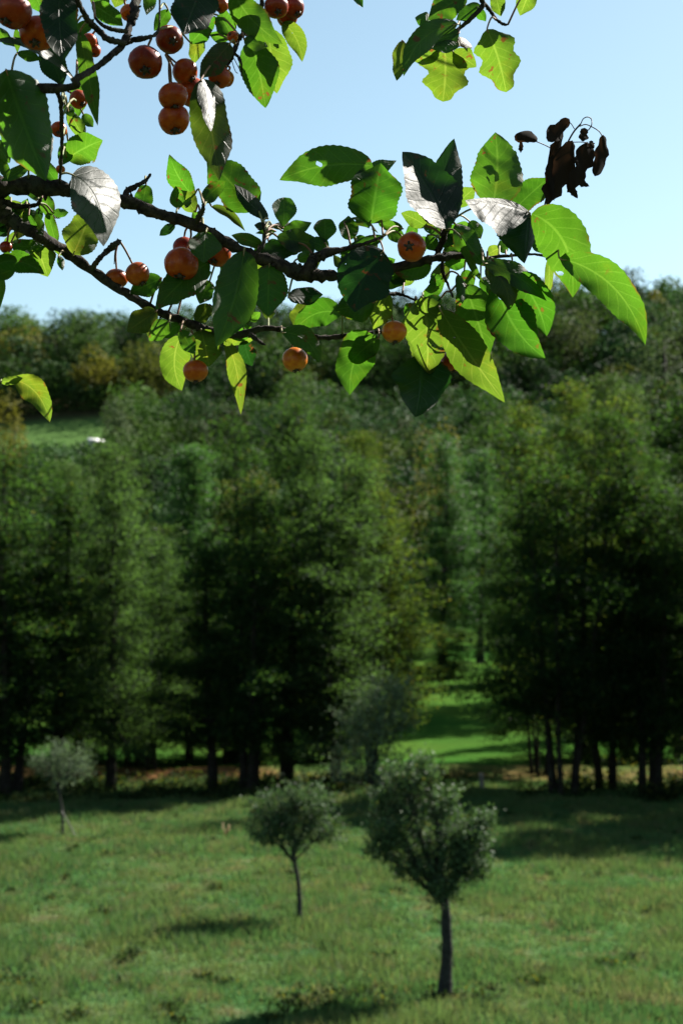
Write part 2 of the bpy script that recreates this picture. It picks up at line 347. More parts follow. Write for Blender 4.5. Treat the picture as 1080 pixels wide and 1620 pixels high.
# ------------------------------------------------------------------ tall trees
def tall_tree(seed, H, W, stems=1, base=0.12, fan=0.5, dens=1.0, leaf=0.165, droop=0.0, limbs=64):
    r = np.random.default_rng(seed); tb = MB(); C = []; ir = sines(seed+50, .5, 2.6, 8)
    for s in range(stems):
        az = s/stems*6.283+r.uniform(0, .8); f = fan if stems > 1 else 0.12
        hs = H*(1 if s == 0 else r.uniform(.72, .97)); m = 9; t = np.linspace(0, 1, m)
        lean = f*W*0.5*r.uniform(.5, 1)
        P = np.stack([math.cos(az)*(0.10*stems+lean*t**1.1)+r.normal(0, .10, m)*t, math.sin(az)*(0.10*stems+lean*t**1.1)+r.normal(0, .10, m)*t, hs*t-0.3*(t == 0)], 1)
        P[:, 0] += 0.12*np.sin(t*5+r.uniform(0, 6))
        r0 = 0.012*H/math.sqrt(stems)*(1.4 if stems < 4 else 1.15)
        R = r0*(1-t)**.8+0.015; R[0] *= 1.35
        tb.tube(catmull(P, 3), np.interp(np.linspace(0, 1, 3*(m-1)+1), t, R), 7)
        nl = int(limbs/stems*(1.0 if stems == 1 else 1.35))
        for i in range(nl):
            tt = base+(0.98-base)*((i+r.random())/nl)**0.9; x = (tt-base)/(1-base)
            prof = (x+0.35)**.30*(1.03-x)**.80*1.28
            p0 = np.array([np.interp(tt, t, P[:, k]) for k in range(3)])
            a = i*2.399+r.uniform(-.5, .5); Ln = W*.5*prof*r.uniform(.6, 1.1)*(1 if stems == 1 else .72)*float(np.clip(1+.48*ir(math.cos(a)*2+s*3, tt*9+math.sin(a)*2), .35, 1.75))
            el = math.radians(r.uniform(5, 46)-droop*(1-x)*34)
            d = np.array([math.cos(a)*math.cos(el), math.sin(a)*math.cos(el), math.sin(el)])
            q = np.linspace(0, 1, 5)[:, None]; L = p0+d*Ln*q+np.array([0, 0, -0.10*Ln])*q*q+r.normal(0, .06, (5, 3))*q
            tb.tube(L, np.linspace(max(.012, r0*.32*(1-tt)), .008, 5), 4, cap=False)
            nc = max(3, int(Ln*3.0))
            for k in range(nc):
                f_ = r.uniform(.25, 1.08); c = p0+d*Ln*f_+np.array([0, 0, -0.10*Ln])*f_*f_+r.normal(0, .28, 3)
                n = int(r.uniform(30, 125)*dens)
                C.append(c+r.normal(size=(n, 3))*np.array([.46, .46, .17])*r.uniform(.6, 1.4))
    C = np.concatenate(C); C = C[C[:, 2] > 0.5]
    V, Q = cards(C, r.uniform(.7, 1.25, len(C))*leaf, r.uniform(.55, .8, len(C))*leaf, rng=r, N=np.tile([0, 0, 1.0], (len(C), 1)), jit=.75)
    return tb.mesh('trunk'), mesh_np('crown', V, [Q])
PROTO = {
 'slender': tall_tree(1, 17, 5.6, 1, .12, limbs=62),
 'forked': tall_tree(2, 17, 6.0, 3, .13, .45, limbs=74, droop=.5),
 'fan': tall_tree(3, 17, 7.0, 5, .17, .75, limbs=84, droop=.5),
 'broad': tall_tree(4, 16, 7.5, 2, .11, .5, limbs=76, droop=.8),
 'spire': tall_tree(5, 15, 3.6, 1, .06, limbs=84, leaf=.16),
}
def place_tree(name, proto, px, y, top, width, mat, label, cat='tree', group=None, rz=None, trunk='trunk', zoff=0.0):
    tm, cm = PROTO[proto]; x = ground_x(px, y); z = float(height(x, y))+zoff
    Hp = {'slender': 17, 'forked': 17, 'fan': 17, 'broad': 16, 'spire': 15}[proto]; Wp = {'slender': 5.6, 'forked': 6, 'fan': 7, 'broad': 7.5, 'spire': 3.6}[proto]
    s = (top_z(top, y)-z)/Hp; sx = width/F*y/Wp
    e = bpy.data.objects.new(name, None); COL.objects.link(e); e.location = (x, y, z); e.rotation_euler = (0, 0, rz if rz is not None else random.uniform(0, 6.28))
    e.scale = (sx, sx, s); e.empty_display_size = .3
    for nm, me, mt in (('trunk', tm, MAT[trunk]), ('crown', cm, mat)):
        o = bpy.data.objects.new(nm, me); COL.objects.link(o); o.parent = e
        if len(me.materials) == 0: me.materials.append(mt)
        o.material_slots[0].link = 'OBJECT'; o.material_slots[0].material = mt
    return tag(e, label, cat, group)
A, AY, PO, WI = MAT['alder'], MAT['alder_yellow'], MAT['poplar'], MAT['willow']
G1 = 'tall trees lining the far edge of the meadow'
for a in (
 ('tall_tree', 'forked', 15, 58, 700, 254, A, 'tall dark tree cut by the left edge of the picture'),
 ('tall_tree', 'slender', 92, 63, 765, 201, A, 'tall dark tree standing behind the leftmost young tree'),
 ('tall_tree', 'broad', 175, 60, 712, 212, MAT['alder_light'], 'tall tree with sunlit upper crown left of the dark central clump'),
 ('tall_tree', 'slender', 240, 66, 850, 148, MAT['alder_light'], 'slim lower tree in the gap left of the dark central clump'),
 ('tall_tree', 'slender', 335, 59, 850, 159, A, 'short dark tree at the left flank of the central clump'),
 ('tall_tree', 'forked', 395, 58, 655, 201, A, 'tallest dark tree of the central clump'),
 ('tall_tree', 'slender', 455, 61, 640, 190, A, 'tall dark tree in the middle of the central clump'),
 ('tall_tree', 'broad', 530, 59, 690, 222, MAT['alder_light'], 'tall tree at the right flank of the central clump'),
 ('tall_tree', 'slender', 590, 63, 780, 180, AY, 'yellowish green tree leaning into the gap right of the central clump'),
 ('tall_tree', 'fan', 852, 65, 760, 150, A, 'lower dark tree at the left flank of the right hand clump'),
 ('tall_tree', 'fan', 890, 57, 640, 254, A, 'many stemmed tree whose trunks fan out above the shaded bank'),
 ('tall_tree', 'forked', 960, 60, 620, 201, AY, 'tall yellowing tree behind the fan of trunks on the right'),
 ('tall_tree', 'forked', 1030, 57, 650, 201, A, 'tall dark tree near the right edge of the picture'),
 ('tall_tree', 'slender', 1095, 61, 625, 233, A, 'tall dark tree cut by the right edge of the picture'),
 ('tall_tree', 'broad', 1200, 59, 650, 275, A, 'dark tree added beyond the right edge of the picture for its shadow'),  # unseen, put in for the shadow it casts
 ('tall_tree', 'forked', -110, 60, 680, 275, A, 'dark tree added beyond the left edge of the picture for its shadow'),  # out of view as well, put in for its shadow
 ('tall_tree', 'broad', -240, 60, 690, 260, A, 'second dark tree beyond the left edge of the picture'),
 ('tall_tree', 'forked', -370, 63, 670, 280, A, 'third dark tree beyond the left edge of the picture'),
 ('tall_tree', 'broad', 1235, 53, 650, 260, A, 'tree added beyond the right edge to shade the meadow corner'),  # unseen tree added to widen the shade on the meadow
 ('tall_tree', 'forked', 1360, 51, 620, 300, A, 'farther tree added beyond the right edge to shade the meadow'),  # also added out of view to carry that shade further
): place_tree(*a, group=G1)
G2 = 'lighter trees behind the meadow tree line'
for a in (
 ('poplar_tree', 'spire', 288, 92, 706, 105, PO, 'bright green poplar rising behind the gap left of the central clump'),
 ('poplar_tree', 'slender', 700, 132, 690, 120, PO, 'bluish green poplar with glinting leaves in the central gap'),
 ('poplar_tree', 'slender', 760, 138, 715, 110, PO, 'light green poplar at the right side of the central gap'),
 ('shadow_tree', 'slender', 905, 92, 705, 80, A, 'slim tree added behind the fan of trunks for its shadow band'),  # slim trees added out of sight to throw shadow bands across the gap
 ('shadow_tree', 'slender', 962, 106, 690, 80, A, 'slim tree added behind the tall yellowing tree on the right for its shadow band'),  # second tree added for the shadow bands
 ('shadow_tree', 'forked', 1035, 88, 700, 90, A, 'slim forked tree added behind the dark tree near the right edge for its shadow band'),  # third tree added for the shadow bands
 ('field_tree', 'slender', 697, 150, 850, 85, AY, 'small thin stemmed tree standing in the sunlit field in the gap'),
 ('autumn_tree', 'broad', 870, 96, 612, 200, AY, 'yellow green tree with a broad crown rising behind the right clump'),
 ('autumn_tree', 'broad', 990, 108, 590, 190, MAT['far_green'], 'broad green tree rising behind the yellowing tree on the right'),
 ('autumn_tree', 'broad', 118, 118, 740, 130, MAT['far_green'], 'broad green tree rising behind the left trees'),
 ('autumn_tree', 'broad', 575, 128, 690, 150, AY, 'yellowish broad tree showing above the right flank of the central clump'),
): place_tree(*a, group=G2)

SECOND = ['behind the tree cut by the left edge', 'left of the slim lower tree', 'directly behind the slim lower tree in the left gap', 'behind the short tree at the left flank of the central clump', 'behind the tallest tree of the central clump', 'behind the middle of the central clump', 'behind the right flank of the central clump', 'behind the fan of trunks', 'between the fan of trunks and the right edge', 'behind the tree cut by the right edge']
for k2, (px, y, top, wd, pr) in enumerate(((-20, 74, 885, 220, 'broad'), (125, 76, 895, 220, 'broad'), (215, 72, 925, 190, 'forked'), (300, 75, 915, 200, 'broad'), (370, 73, 835, 210, 'forked'), (440, 77, 815, 220, 'broad'), (505, 72, 855, 210, 'forked'), (925, 76, 835, 220, 'broad'), (1000, 73, 835, 220, 'forked'), (1075, 76, 815, 230, 'broad'))):
    place_tree('tall_tree', pr, px, y, top, wd, A, 'half hidden dark tree added to block light '+SECOND[k2], group='second row of dark trees added to block light')  # row added behind the tree line to keep light out
for a in (
 ('hedge_tree', 'broad', 640, 122, 960, 100, A, 'low dark tree at the far left corner of the sunlit gap'),
 ('hedge_tree', 'broad', 712, 124, 995, 90, A, 'lowest dark hedge tree at the back of the sunlit gap'),
 ('hedge_tree', 'broad', 800, 118, 900, 110, A, 'low dark tree at the far right corner of the sunlit gap'),
): place_tree(*a, group='low trees at the back of the sunlit gap')

# ------------------------------------------------------------------ young fruit trees in the meadow
def bushy(name, px, y, py0, blobs, trunk_top, tr, mat, label, cat, group, leaf, nsh, seed, lean=0.0):
    """blobs: (px, py, radius px, weight) of leafy shoots; trunk from the ground to trunk_top (px, py)"""
    r = np.random.default_rng(seed); x = ground_x(px, y); z = float(height(x, y)); k = y/F*1.0
    e = bpy.data.objects.new(name, None); COL.objects.link(e); e.location = (x, y, z); e.empty_display_size = .2
    def loc(bx, by): return np.array([(bx-px)*k, 0, (py0-by)*k])
    tb = MB(); top = loc(*trunk_top); t = np.linspace(0, 1, 7)[:, None]
    P = top*t+np.array([.05, .03, 0])*np.sin(t*3.1)+r.normal(0, .012, (7, 3))*t; P[0, 2] = -.08
    R = np.linspace(tr*1.15, tr*.8, 7); R[0] *= 1.3
    tb.tube(catmull(P, 3), np.interp(np.linspace(0, 1, 19), np.linspace(0, 1, 7), R)*r.uniform(.92, 1.08, 19), 9)
    C = []; wsum = sum(b[3] for b in blobs)
    for bx, by, br, wt in blobs:
        c = loc(bx, by); rad = br*k; c[1] += r.uniform(-.35, .35)*rad
        mid = (top+c)/2+np.array([0, 0, -.12*rad])+r.normal(0, .08, 3)*rad
        L = catmull([top-[0, 0, .12], mid, c], 4); tb.tube(L, np.linspace(tr*.5, .012, len(L)), 5, cap=False)
        for _ in range(int(nsh*wt/wsum)):
            g = r.normal(size=3); g /= np.linalg.norm(g); p = c+g*rad*r.random()**.4*np.array([1, 1, .8])
            out = (p-c)/rad; d = out*.7+np.array([r.normal(0, .3), r.normal(0, .3), .75]); d /= np.linalg.norm(d)
            ln = rad*r.uniform(.3, .95); sh = np.stack([p-d*ln*.5, p, p+d*ln*.6])
            if r.random() < .35: tb.tube(sh, [.007, .005, .003], 3, cap=False)
            if r.random() < .22:
                s0 = mid+(c-mid)*r.random(); tb.tube(np.stack([s0, (s0+p)/2+[0, 0, -.05*rad], p]), [.011, .008, .005], 3, cap=False)
            n = r.integers(7, 13); C.append(p+d*ln*np.linspace(-.5, .7, n)[:, None]+r.normal(0, leaf*.55, (n, 3)))
    C = np.concatenate(C); V, Q = cards(C, leaf*r.uniform(.7, 1.25, len(C)), leaf*r.uniform(.45, .62, len(C)), rng=r)
    obj('trunk', tb.mesh('trunk'), MAT['young_trunk'], e); obj('crown', mesh_np('crown', V, [Q]), mat, e)
    return tag(e, label, cat, group)
G3 = 'young fruit trees in the meadow'
bushy('fruit_tree', 703, 24.6, 1560, [(690, 1340, 50, 2.2), (738, 1318, 40, 2.4), (745, 1362, 32, 1.3), (625, 1305, 40, 1.9), (606, 1335, 28, .9), (640, 1228, 36, 1.3), (680, 1212, 26, .6), (640, 1265, 40, 1.2), (700, 1392, 34, 1.1), (655, 1362, 36, 1), (768, 1288, 22, .4), (700, 1262, 34, .9), (602, 1262, 22, .4)],
      (703, 1408), .10, MAT['fruit_leaf'], 'nearest and biggest young fruit tree with a stout dark trunk', 'tree', G3, .070, 1500, 1)
bushy('fruit_tree', 474, 31.4, 1450, [(440, 1290, 40, 2), (495, 1275, 38, 1.6), (515, 1312, 30, 1), (420, 1312, 30, .9), (465, 1318, 38, 1.3), (462, 1262, 28, .7), (408, 1278, 20, .4)],
      (464, 1352), .05, MAT['fruit_leaf'], 'smaller young fruit tree with a thin trunk left of the biggest one', 'tree', G3, .072, 720, 2)
bushy('fruit_tree', 99, 45.5, 1318, [(75, 1205, 30, 1.3), (112, 1205, 32, 1.5), (95, 1225, 30, 1.2), (132, 1215, 20, .5), (90, 1188, 20, .6)],
      (92, 1250), .04, WI, 'pale leaved young tree standing in front of the shaded left trees', 'tree', G3, .085, 240, 3)
bushy('willow_shrub', 585, 53.0, 1252, [(608, 1095, 46, 2), (630, 1085, 30, .9), (575, 1125, 42, 1.6), (600, 1140, 36, 1), (560, 1170, 34, .9), (632, 1130, 26, .6), (545, 1205, 30, .7), (590, 1200, 34, .8), (625, 1185, 26, .5)],
      (585, 1225), .05, WI, 'silvery leaved shrub catching the sun at the foot of the central clump', 'shrub', None, .12, 560, 4)
# far off-frame meadow tree whose shadow enters at the left
bushy('fruit_tree', -75, 43.5, 1335, [(-75, 1225, 36, 1.5), (-40, 1230, 28, 1), (-100, 1235, 28, 1)], (-75, 1262), .05, MAT['fruit_leaf'], 'young fruit tree just beyond the left edge of the meadow view', 'tree', G3, .075, 260, 6)

# stake, posts, dry weed
def stick(name, px0, py0, px1, py1, y, r0, mat, label, cat, group=None, sides=7):
    x = ground_x(px0, y); z = float(height(x, y)); k = y/F
    mb = MB(); P = np.array([[0, 0, -.1], [(px1-px0)*k*.5, .02, (py0-py1)*k*.5], [(px1-px0)*k, 0, (py0-py1)*k]])
    mb.tube(catmull(P, 3), np.linspace(r0*1.1, r0*.92, 7)*RNG.uniform(.94, 1.06, 7), sides)
    return tag(obj(name, mb.mesh(name, False), mat, loc=(x, y, z)), label, cat, group)
stick('stake', 122, 1318, 97, 1278, 45.2, .02, MAT['post'], 'thin stake leaning at the foot of the pale leaved young tree', 'stake')
stick('fence_post', 603, 1250, 602, 1212, 57.5, .10, MAT['post'], 'dark fence post behind the left of the biggest fruit tree', 'post', 'fence posts at the meadow edge')
stick('fence_post', 762, 1248, 761, 1221, 57.5, .10, MAT['post'], 'dark fence post at the right edge of the sunlit gap', 'post', 'fence posts at the meadow edge')
def dry_weed():
    r = np.random.default_rng(4); y = 44.5; x = ground_x(357, y); mb = MB()
    for k in range(7):
        a = r.uniform(0, 6.28); h = r.uniform(.25, .5); mb.tube(np.array([[0, 0, -.02], [math.cos(a)*.06, math.sin(a)*.06, h*.6], [math.cos(a)*.12, math.sin(a)*.12, h]]), [.01, .012, .018], 4)
    tag(obj('dry_weed', mb.mesh('dry_weed'), MAT['dry'], loc=(x, y, float(height(x, y)))), 'small rusty dry weed standing in the meadow near the shade edge', 'weed')
dry_weed()
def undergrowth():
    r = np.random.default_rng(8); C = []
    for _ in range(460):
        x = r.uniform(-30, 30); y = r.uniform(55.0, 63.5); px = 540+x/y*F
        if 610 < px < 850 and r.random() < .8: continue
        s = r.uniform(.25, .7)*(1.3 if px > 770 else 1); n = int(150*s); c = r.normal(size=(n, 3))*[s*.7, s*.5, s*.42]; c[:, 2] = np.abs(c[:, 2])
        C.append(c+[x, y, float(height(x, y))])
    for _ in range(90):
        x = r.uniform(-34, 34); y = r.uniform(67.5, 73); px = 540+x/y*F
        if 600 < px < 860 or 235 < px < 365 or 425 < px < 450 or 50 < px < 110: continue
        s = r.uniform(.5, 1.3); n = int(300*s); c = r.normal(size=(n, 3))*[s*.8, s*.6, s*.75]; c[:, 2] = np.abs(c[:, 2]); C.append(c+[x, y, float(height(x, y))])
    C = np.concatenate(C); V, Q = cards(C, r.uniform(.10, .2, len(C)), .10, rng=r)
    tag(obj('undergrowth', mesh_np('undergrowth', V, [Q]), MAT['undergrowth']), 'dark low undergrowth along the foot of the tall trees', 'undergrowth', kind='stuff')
undergrowth()

# ------------------------------------------------------------------ far wood on the hillside
def dome(r, n, W, H):
    """clumpy crown: points on lobes of a dome, origin at the ground"""
    nl = 9; g = r.normal(size=(nl, 3)); g /= np.linalg.norm(g, axis=1)[:, None]
    lc = g*np.array([W*.30, W*.30, H*.26])+[0, 0, H*.58]; lr = r.uniform(.2, .34, nl)*W
    k = r.integers(0, nl, n); v = r.normal(size=(n, 3)); v /= np.linalg.norm(v, axis=1)[:, None]
    return lc[k]+v*(lr[k]*r.uniform(.7, 1.08, n))[:, None]*np.array([1, 1, H/W*.8]), v
def wood():
    r = np.random.default_rng(12); VV = []; CC = []; QQ = []; n0 = 0
    pal = np.array([(.036, .062, .018), (.026, .048, .020), (.042, .068, .016), (.020, .038, .018), (.058, .072, .018), (.034, .064, .028), (.080, .076, .018), (.046, .05, .024)])
    pw = np.array([.24, .2, .15, .16, .09, .09, .03, .04])
    rows = []; y = 150.0
    while y < 575:
        st = 11.5 if y > 240 else 13.0
        half = 24+y*.29
        for x in np.arange(-half, half, st*1.05): rows.append((x+r.uniform(-.45, .45)*st, y+r.uniform(-.45, .45)*st))
        y += st*(1.0 if y < 436 else .9)
    for x, y in rows:
        px = 540+x/y*F; W = r.uniform(10, 21); H = min(W*r.uniform(.8, 1.15), 19)
        if y < 240:
            H *= .8
            if 600 < px < 770 and y < 235: continue
            if r.random() < .25: continue
        if 300 < y < 387 and px > 200: H = min(W*r.uniform(1.1, 1.5), 21)
        if y > 436: W *= r.uniform(.8, 1.25); H = min(W*r.uniform(.95, 1.4), 25)              # tall edge of the upper wood
        if 386 < y < (450 if px < 230 else 438) and (px < 260 or r.random() < .45 or y > 424): continue                                    # open strip across the slope
        z = float(height(x, y)); py = 1018-(z+H-6)/y*F
        if -60 < px < 185 and y < CLR[3] and py < 676: continue
        if py > 1100: continue
        n = int(W*W*(5.5 if y < 240 else (4.0 if y < 440 else 3.0))); s = .66 if y < 240 else (.88 if y < 380 else 1.2)
        C, N = dome(r, n, W, H); C = C+[x, y, z-.6]
        if 436 < y < 452: C = np.concatenate([C, np.stack([x+r.normal(0, 5, 260), y+r.normal(0, 3, 260), z+r.uniform(0, H*.6, 260)], 1)]); N = np.concatenate([N, np.tile([0, -1., 0], (260, 1))]); n += 260
        V, Q = cards(C, r.uniform(.7, 1.3, n)*s, r.uniform(.6, .8, n)*s, rng=r, N=N)
        c = pal[r.choice(len(pal), p=pw)]*r.uniform(.5, 2.0)
        VV.append(V); QQ.append(Q+n0); n0 += len(V); CC.append(np.tile([*c, 1.0], (len(V), 1)))
    me = mesh_np('hillside_wood', np.concatenate(VV), [np.concatenate(QQ)])
    a = me.attributes.new('tint', 'FLOAT_COLOR', 'POINT'); a.data.foreach_set('color', np.concatenate(CC).astype(np.float32).ravel())
    tag(obj('hillside_wood', me, MAT['wood']), 'dense mixed wood covering the far hillside up to the skyline', 'wood', kind='stuff')
wood()
def far_tree(name, px, py_top, y, Wpx, mat, label, seed, hk=1.15):
    r = np.random.default_rng(seed); x = ground_x(px, y, 40); z = float(height(x, y)); W = Wpx/F*y; H = max(top_z(py_top, y)-z, W*.6)
    e = bpy.data.objects.new(name, None); COL.objects.link(e); e.location = (x, y, z)
    C, N = dome(r, 1600, W, H); C[:, 2] = np.clip(C[:, 2], .3, None); s = .0024*y
    V, Q = cards(C, r.uniform(.6, 1.2, 1600)*s, r.uniform(.5, .75, 1600)*s, rng=r, N=N)
    obj('crown', mesh_np('crown', V, [Q]), mat, e)
    mb = MB(); mb.tube(np.array([[0, 0, -.5], [.1, 0, H*.3], [0, .1, H*.7]]), [W*.035, W*.03, W*.01], 6); obj('trunk', mb.mesh('trunk'), MAT['trunk'], e)
    return tag(e, label, 'tree', 'trees standing out from the far hillside wood')
for a in (
 ('hill_tree', 22, 512, 470, 95, MAT['far_yellow'], 'yellowing round tree on the far hillside at the left edge', 1),
 ('hill_tree', 135, 492, 480, 130, MAT['far_green'], 'big round green tree on the far left skyline', 2),
 ('hill_tree', 142, 545, 455, 75, MAT['far_yellow'], 'small ochre tree in front of the big round skyline tree', 3),
 ('hill_tree', 1055, 482, 400, 170, MAT['far_pale'], 'big pale rounded tree on the right of the far hillside', 4),
 ('hill_tree', 1048, 452, 500, 50, MAT['far_yellow'], 'small brownish tree on the right skyline', 5),
 ('hill_tree', 835, 545, 420, 40, MAT['far_green'], 'small light green bush in the dark part of the right hillside', 6),
 ('hill_tree', 22, 585, 300, 80, MAT['far_yellow'], 'yellowish tree below the far clearing at the left edge', 7),
 ('hill_tree', 190, 612, 330, 70, MAT['far_pale'], 'dull green tree beside the far clearing', 8),
 ('hill_tree', 470, 590, 330, 130, MAT['far_green'], 'pale green tree on the slope behind the low hanging apple', 9),
 ('hill_tree', 690, 630, 250, 90, MAT['far_yellow'], 'olive tree on the slope just below the dark hanging leaf', 10),
): far_tree(*a)
# pale shed at the edge of the far clearing
def shed():
    y = 398.0; x = ground_x(151, y, 60); z = float(height(x, y)); e = bpy.data.objects.new('shed', None); COL.objects.link(e); e.location = (x, y, z); e.rotation_euler = (0, 0, .35)
    w_, d_, h_ = 2.0, 1.5, 1.7
    V = [(-w_, -d_, -1), (w_, -d_, -1), (w_, d_, -1), (-w_, d_, -1), (-w_, -d_, h_), (w_, -d_, h_), (w_, d_, h_), (-w_, d_, h_), (-w_, 0, h_+.8), (w_, 0, h_+.8)]
    mb = MB(); mb.add(V, [(0, 1, 5, 4), (2, 3, 7, 6)], []); mb.add(np.array(V)[[1, 2, 6, 9, 5]], [(0, 1, 2, 4)], [(4, 2, 3)]); mb.add(np.array(V)[[3, 0, 4, 8, 7]], [(0, 1, 2, 4)], [(4, 2, 3)])
    obj('wall', mb.mesh('wall', False), MAT['shed_wall'], e)
    rb = MB(); o = .25
    for s in (-1, 1):
        a = np.array([(-w_-o, s*(d_+o), h_-.1), (w_+o, s*(d_+o), h_-.1), (w_+o, 0, h_+.87), (-w_-o, 0, h_+.87)]); b = a+[0, 0, .08]
        rb.add(np.concatenate([a, b]), [(0, 1, 2, 3), (4, 5, 6, 7), (0, 1, 5, 4), (1, 2, 6, 5), (2, 3, 7, 6), (3, 0, 4, 7)])
    obj('roof', rb.mesh('roof', False), MAT['shed_roof'], e)
    db = MB(); a = np.array([(-.5, -d_-.04, 0), (.4, -d_-.04, 0), (.4, -d_-.04, 1.5), (-.5, -d_-.04, 1.5)]); b = a+[0, .05, 0]
    db.add(np.concatenate([a, b]), [(0, 1, 2, 3), (4, 5, 6, 7), (0, 1, 5, 4), (1, 2, 6, 5), (2, 3, 7, 6), (3, 0, 4, 7)]); obj('door', db.mesh('door', False), MAT['dark_door'], e)
    tag(e, 'tiny pale shed at the lower edge of the far clearing', 'shed')
shed()

# ------------------------------------------------------------------ the crabapple tree in front of the camera
TR = Vector((-1.15, 1.55, 0)); TR.z = float(height(TR.x, TR.y))
tree = bpy.data.objects.new('crabapple_tree', None); COL.objects.link(tree); tree.location = TR; tree.empty_display_size = .2
tag(tree, 'crabapple tree reaching leafy fruiting branches across the top of the view', 'tree')
TRn = np.array(TR)
BR = []           # sampled branch points: px, py, depth
def branch(pts, d0, d1, seed, knob=0.16, k=7, pre=None, post=None, name='branch'):
    """pts: (px, py, width px); pre / post: world points (x, y, z, radius) that carry it on outside the view"""
    r = np.random.default_rng(seed); p = np.array(pts, float); n = len(p)
    d = np.linspace(d0, d1, n)+r.normal(0, .006, n); W3 = at(p[:, 0], p[:, 1], d); R = p[:, 2]/F*d/2
    if pre is not None: pr = np.array(pre, float); W3 = np.concatenate([pr[:, :3], W3]); R = np.concatenate([pr[:, 3], R])
    if post is not None: po = np.array(post, float); W3 = np.concatenate([W3, po[:, :3]]); R = np.concatenate([R, po[:, 3]])
    P = catmull(W3, k); RR = catmull(np.stack([R, R, R], 1), k)[:, 0]; ns = 10
    RR = RR[:, None]*(1+r.normal(0, knob, (len(P), 1))*.45+r.normal(0, knob*.55, (len(P), ns)))
    P = P+r.normal(0, 1, P.shape)*RR.mean(1)[:, None]*.10
    mb = MB(); mb.tube(P, np.clip(RR, .0004, None), ns)
    rm = RR.mean(1)
    for i in range(3, len(P)-2):                     # buds, spurs and scars
        if rm[i] > .0028 and r.random() < .30:
            a = r.normal(size=3); a /= np.linalg.norm(a); l = rm[i]*r.uniform(.35, .75)
            mb.tube(np.stack([P[i]+a*rm[i]*.6, P[i]+a*(rm[i]+l*.5), P[i]+a*(rm[i]+l)]), [rm[i]*.34, rm[i]*.28, rm[i]*.12], 5)
    o = obj(name, mb.mesh(name), MAT['branch'], tree); o.data.transform(__import__('mathutils').Matrix.Translation(-Vector(W3[0]))); o.location = Vector(W3[0])-TR
    c = P-CAM; dep = c[:, 1]*CP+c[:, 2]*SP; up = -c[:, 1]*SP+c[:, 2]*CP
    for a, b, dd in zip(540+c[:, 0]/dep*F, 810-up/dep*F, dep): BR.append((a, b, dd))
    return o
T0 = (TR.x, TR.y)
# trunk and the limbs that carry the visible branches
mb = MB(); P = np.array([(T0[0], T0[1], TR.z-.2), (T0[0]+.02, T0[1]+.01, TR.z+.5), (T0[0]-.02, T0[1], TR.z+1.1), (T0[0]+.03, T0[1]-.02, TR.z+1.75), (T0[0]+.05, T0[1]+.03, TR.z+2.5), (T0[0]+.12, T0[1]+.05, TR.z+3.3)])
mb.tube(catmull(P, 5), np.interp(np.linspace(0, 1, 26), [0, .1, .5, .8, 1], [.17, .12, .10, .07, .03])*RNG.uniform(.93, 1.07, 26), 12)
o = obj('trunk', mb.mesh('trunk'), MAT['branch'], tree); o.data.transform(__import__('mathutils').Matrix.Translation(-TR))
zt = TR.z
branch([(-40, 300, 32), (0, 297, 31), (60, 294, 30), (120, 302, 23), (200, 320, 20), (250, 338, 19), (300, 353, 18), (350, 379, 17), (400, 404, 18), (445, 420, 22), (482, 433, 25), (520, 436, 17), (575, 432, 15), (640, 420, 14), (690, 408, 13), (722, 404, 11), (760, 409, 7), (800, 405, 5), (840, 402, 4), (872, 408, 4), (897, 418, 3)],
       1.23, 1.36, 1, .2, pre=[(T0[0]+.02, T0[1], zt+1.75, .045), (-.85, 1.42, 6.22, .034), (-.52, 1.27, 6.36, .017)])
branch([(-40, 305, 30), (0, 332, 28), (20, 350, 25), (60, 372, 19), (100, 396, 17), (140, 424, 16), (200, 464, 14), (250, 492, 14), (300, 512, 14), (340, 526, 15), (380, 530, 13), (410, 521, 10), (445, 521, 9), (480, 529, 8), (520, 534, 8), (560, 529, 8), (604, 525, 6)],
       1.25, 1.34, 2, .17, pre=[(-.62, 1.33, 6.33, .02), (-.45, 1.27, 6.36, .013)])
branch([(85, 140, 15), (120, 125, 11), (150, 108, 10), (175, 88, 10), (196, 68, 12), (205, 42, 12), (214, 20, 14), (224, -12, 15)], 1.10, 1.22, 3, .17,
       pre=[(T0[0]+.05, T0[1], zt+2.0, .03), (-.7, 1.25, 6.5, .02), (-.40, 1.10, 6.44, .010)], post=[(-.13, 1.22, 6.62, .005), (-.09, 1.26, 6.75, .003)])
branch([(197, 68, 10), (172, 62, 10), (153, 44, 10), (138, 30, 9), (124, 2, 8), (112, -25, 7)], 1.16, 1.10, 4, .18)
branch([(201, 50, 7), (180, 47, 7), (163, 40, 6), (150, 28, 4)], 1.17, 1.15, 5)
branch([(196, 68, 9), (214, 63, 9), (232, 60, 7), (246, 54, 5), (252, 40, 3), (253, -8, 3)], 1.17, 1.2, 6, .22)
branch([(90, 138, 7), (97, 170, 7), (98, 205, 7), (98, 240, 5), (95, 290, 5)], 1.12, 1.2, 7, .2)
branch([(410, -30, 8), (402, 30, 7), (388, 48, 8), (376, 66, 8), (371, 82, 6), (364, 96, 5), (356, 110, 4)], 1.27, 1.25, 8, .22, pre=[(-.2, 1.45, 6.95, .008), (-.12, 1.35, 6.82, .006)])
branch([(371, 84, 4), (378, 92, 5), (382, 103, 3), (382, 120, 1.2)], 1.25, 1.25, 9, .2)
branch([(752, -30, 9), (764, 4, 8), (748, 26, 7), (720, 50, 6), (700, 64, 5), (672, 78, 4), (650, 87, 2.5)], 1.42, 1.40, 10, .16, pre=[(.22, 1.62, 6.98, .008), (.18, 1.5, 6.8, .006)])
branch([(764, 4, 6), (774, 16, 6), (784, 30, 5), (795, 38, 5), (803, 39, 2.5)], 1.42, 1.40, 11, .2)
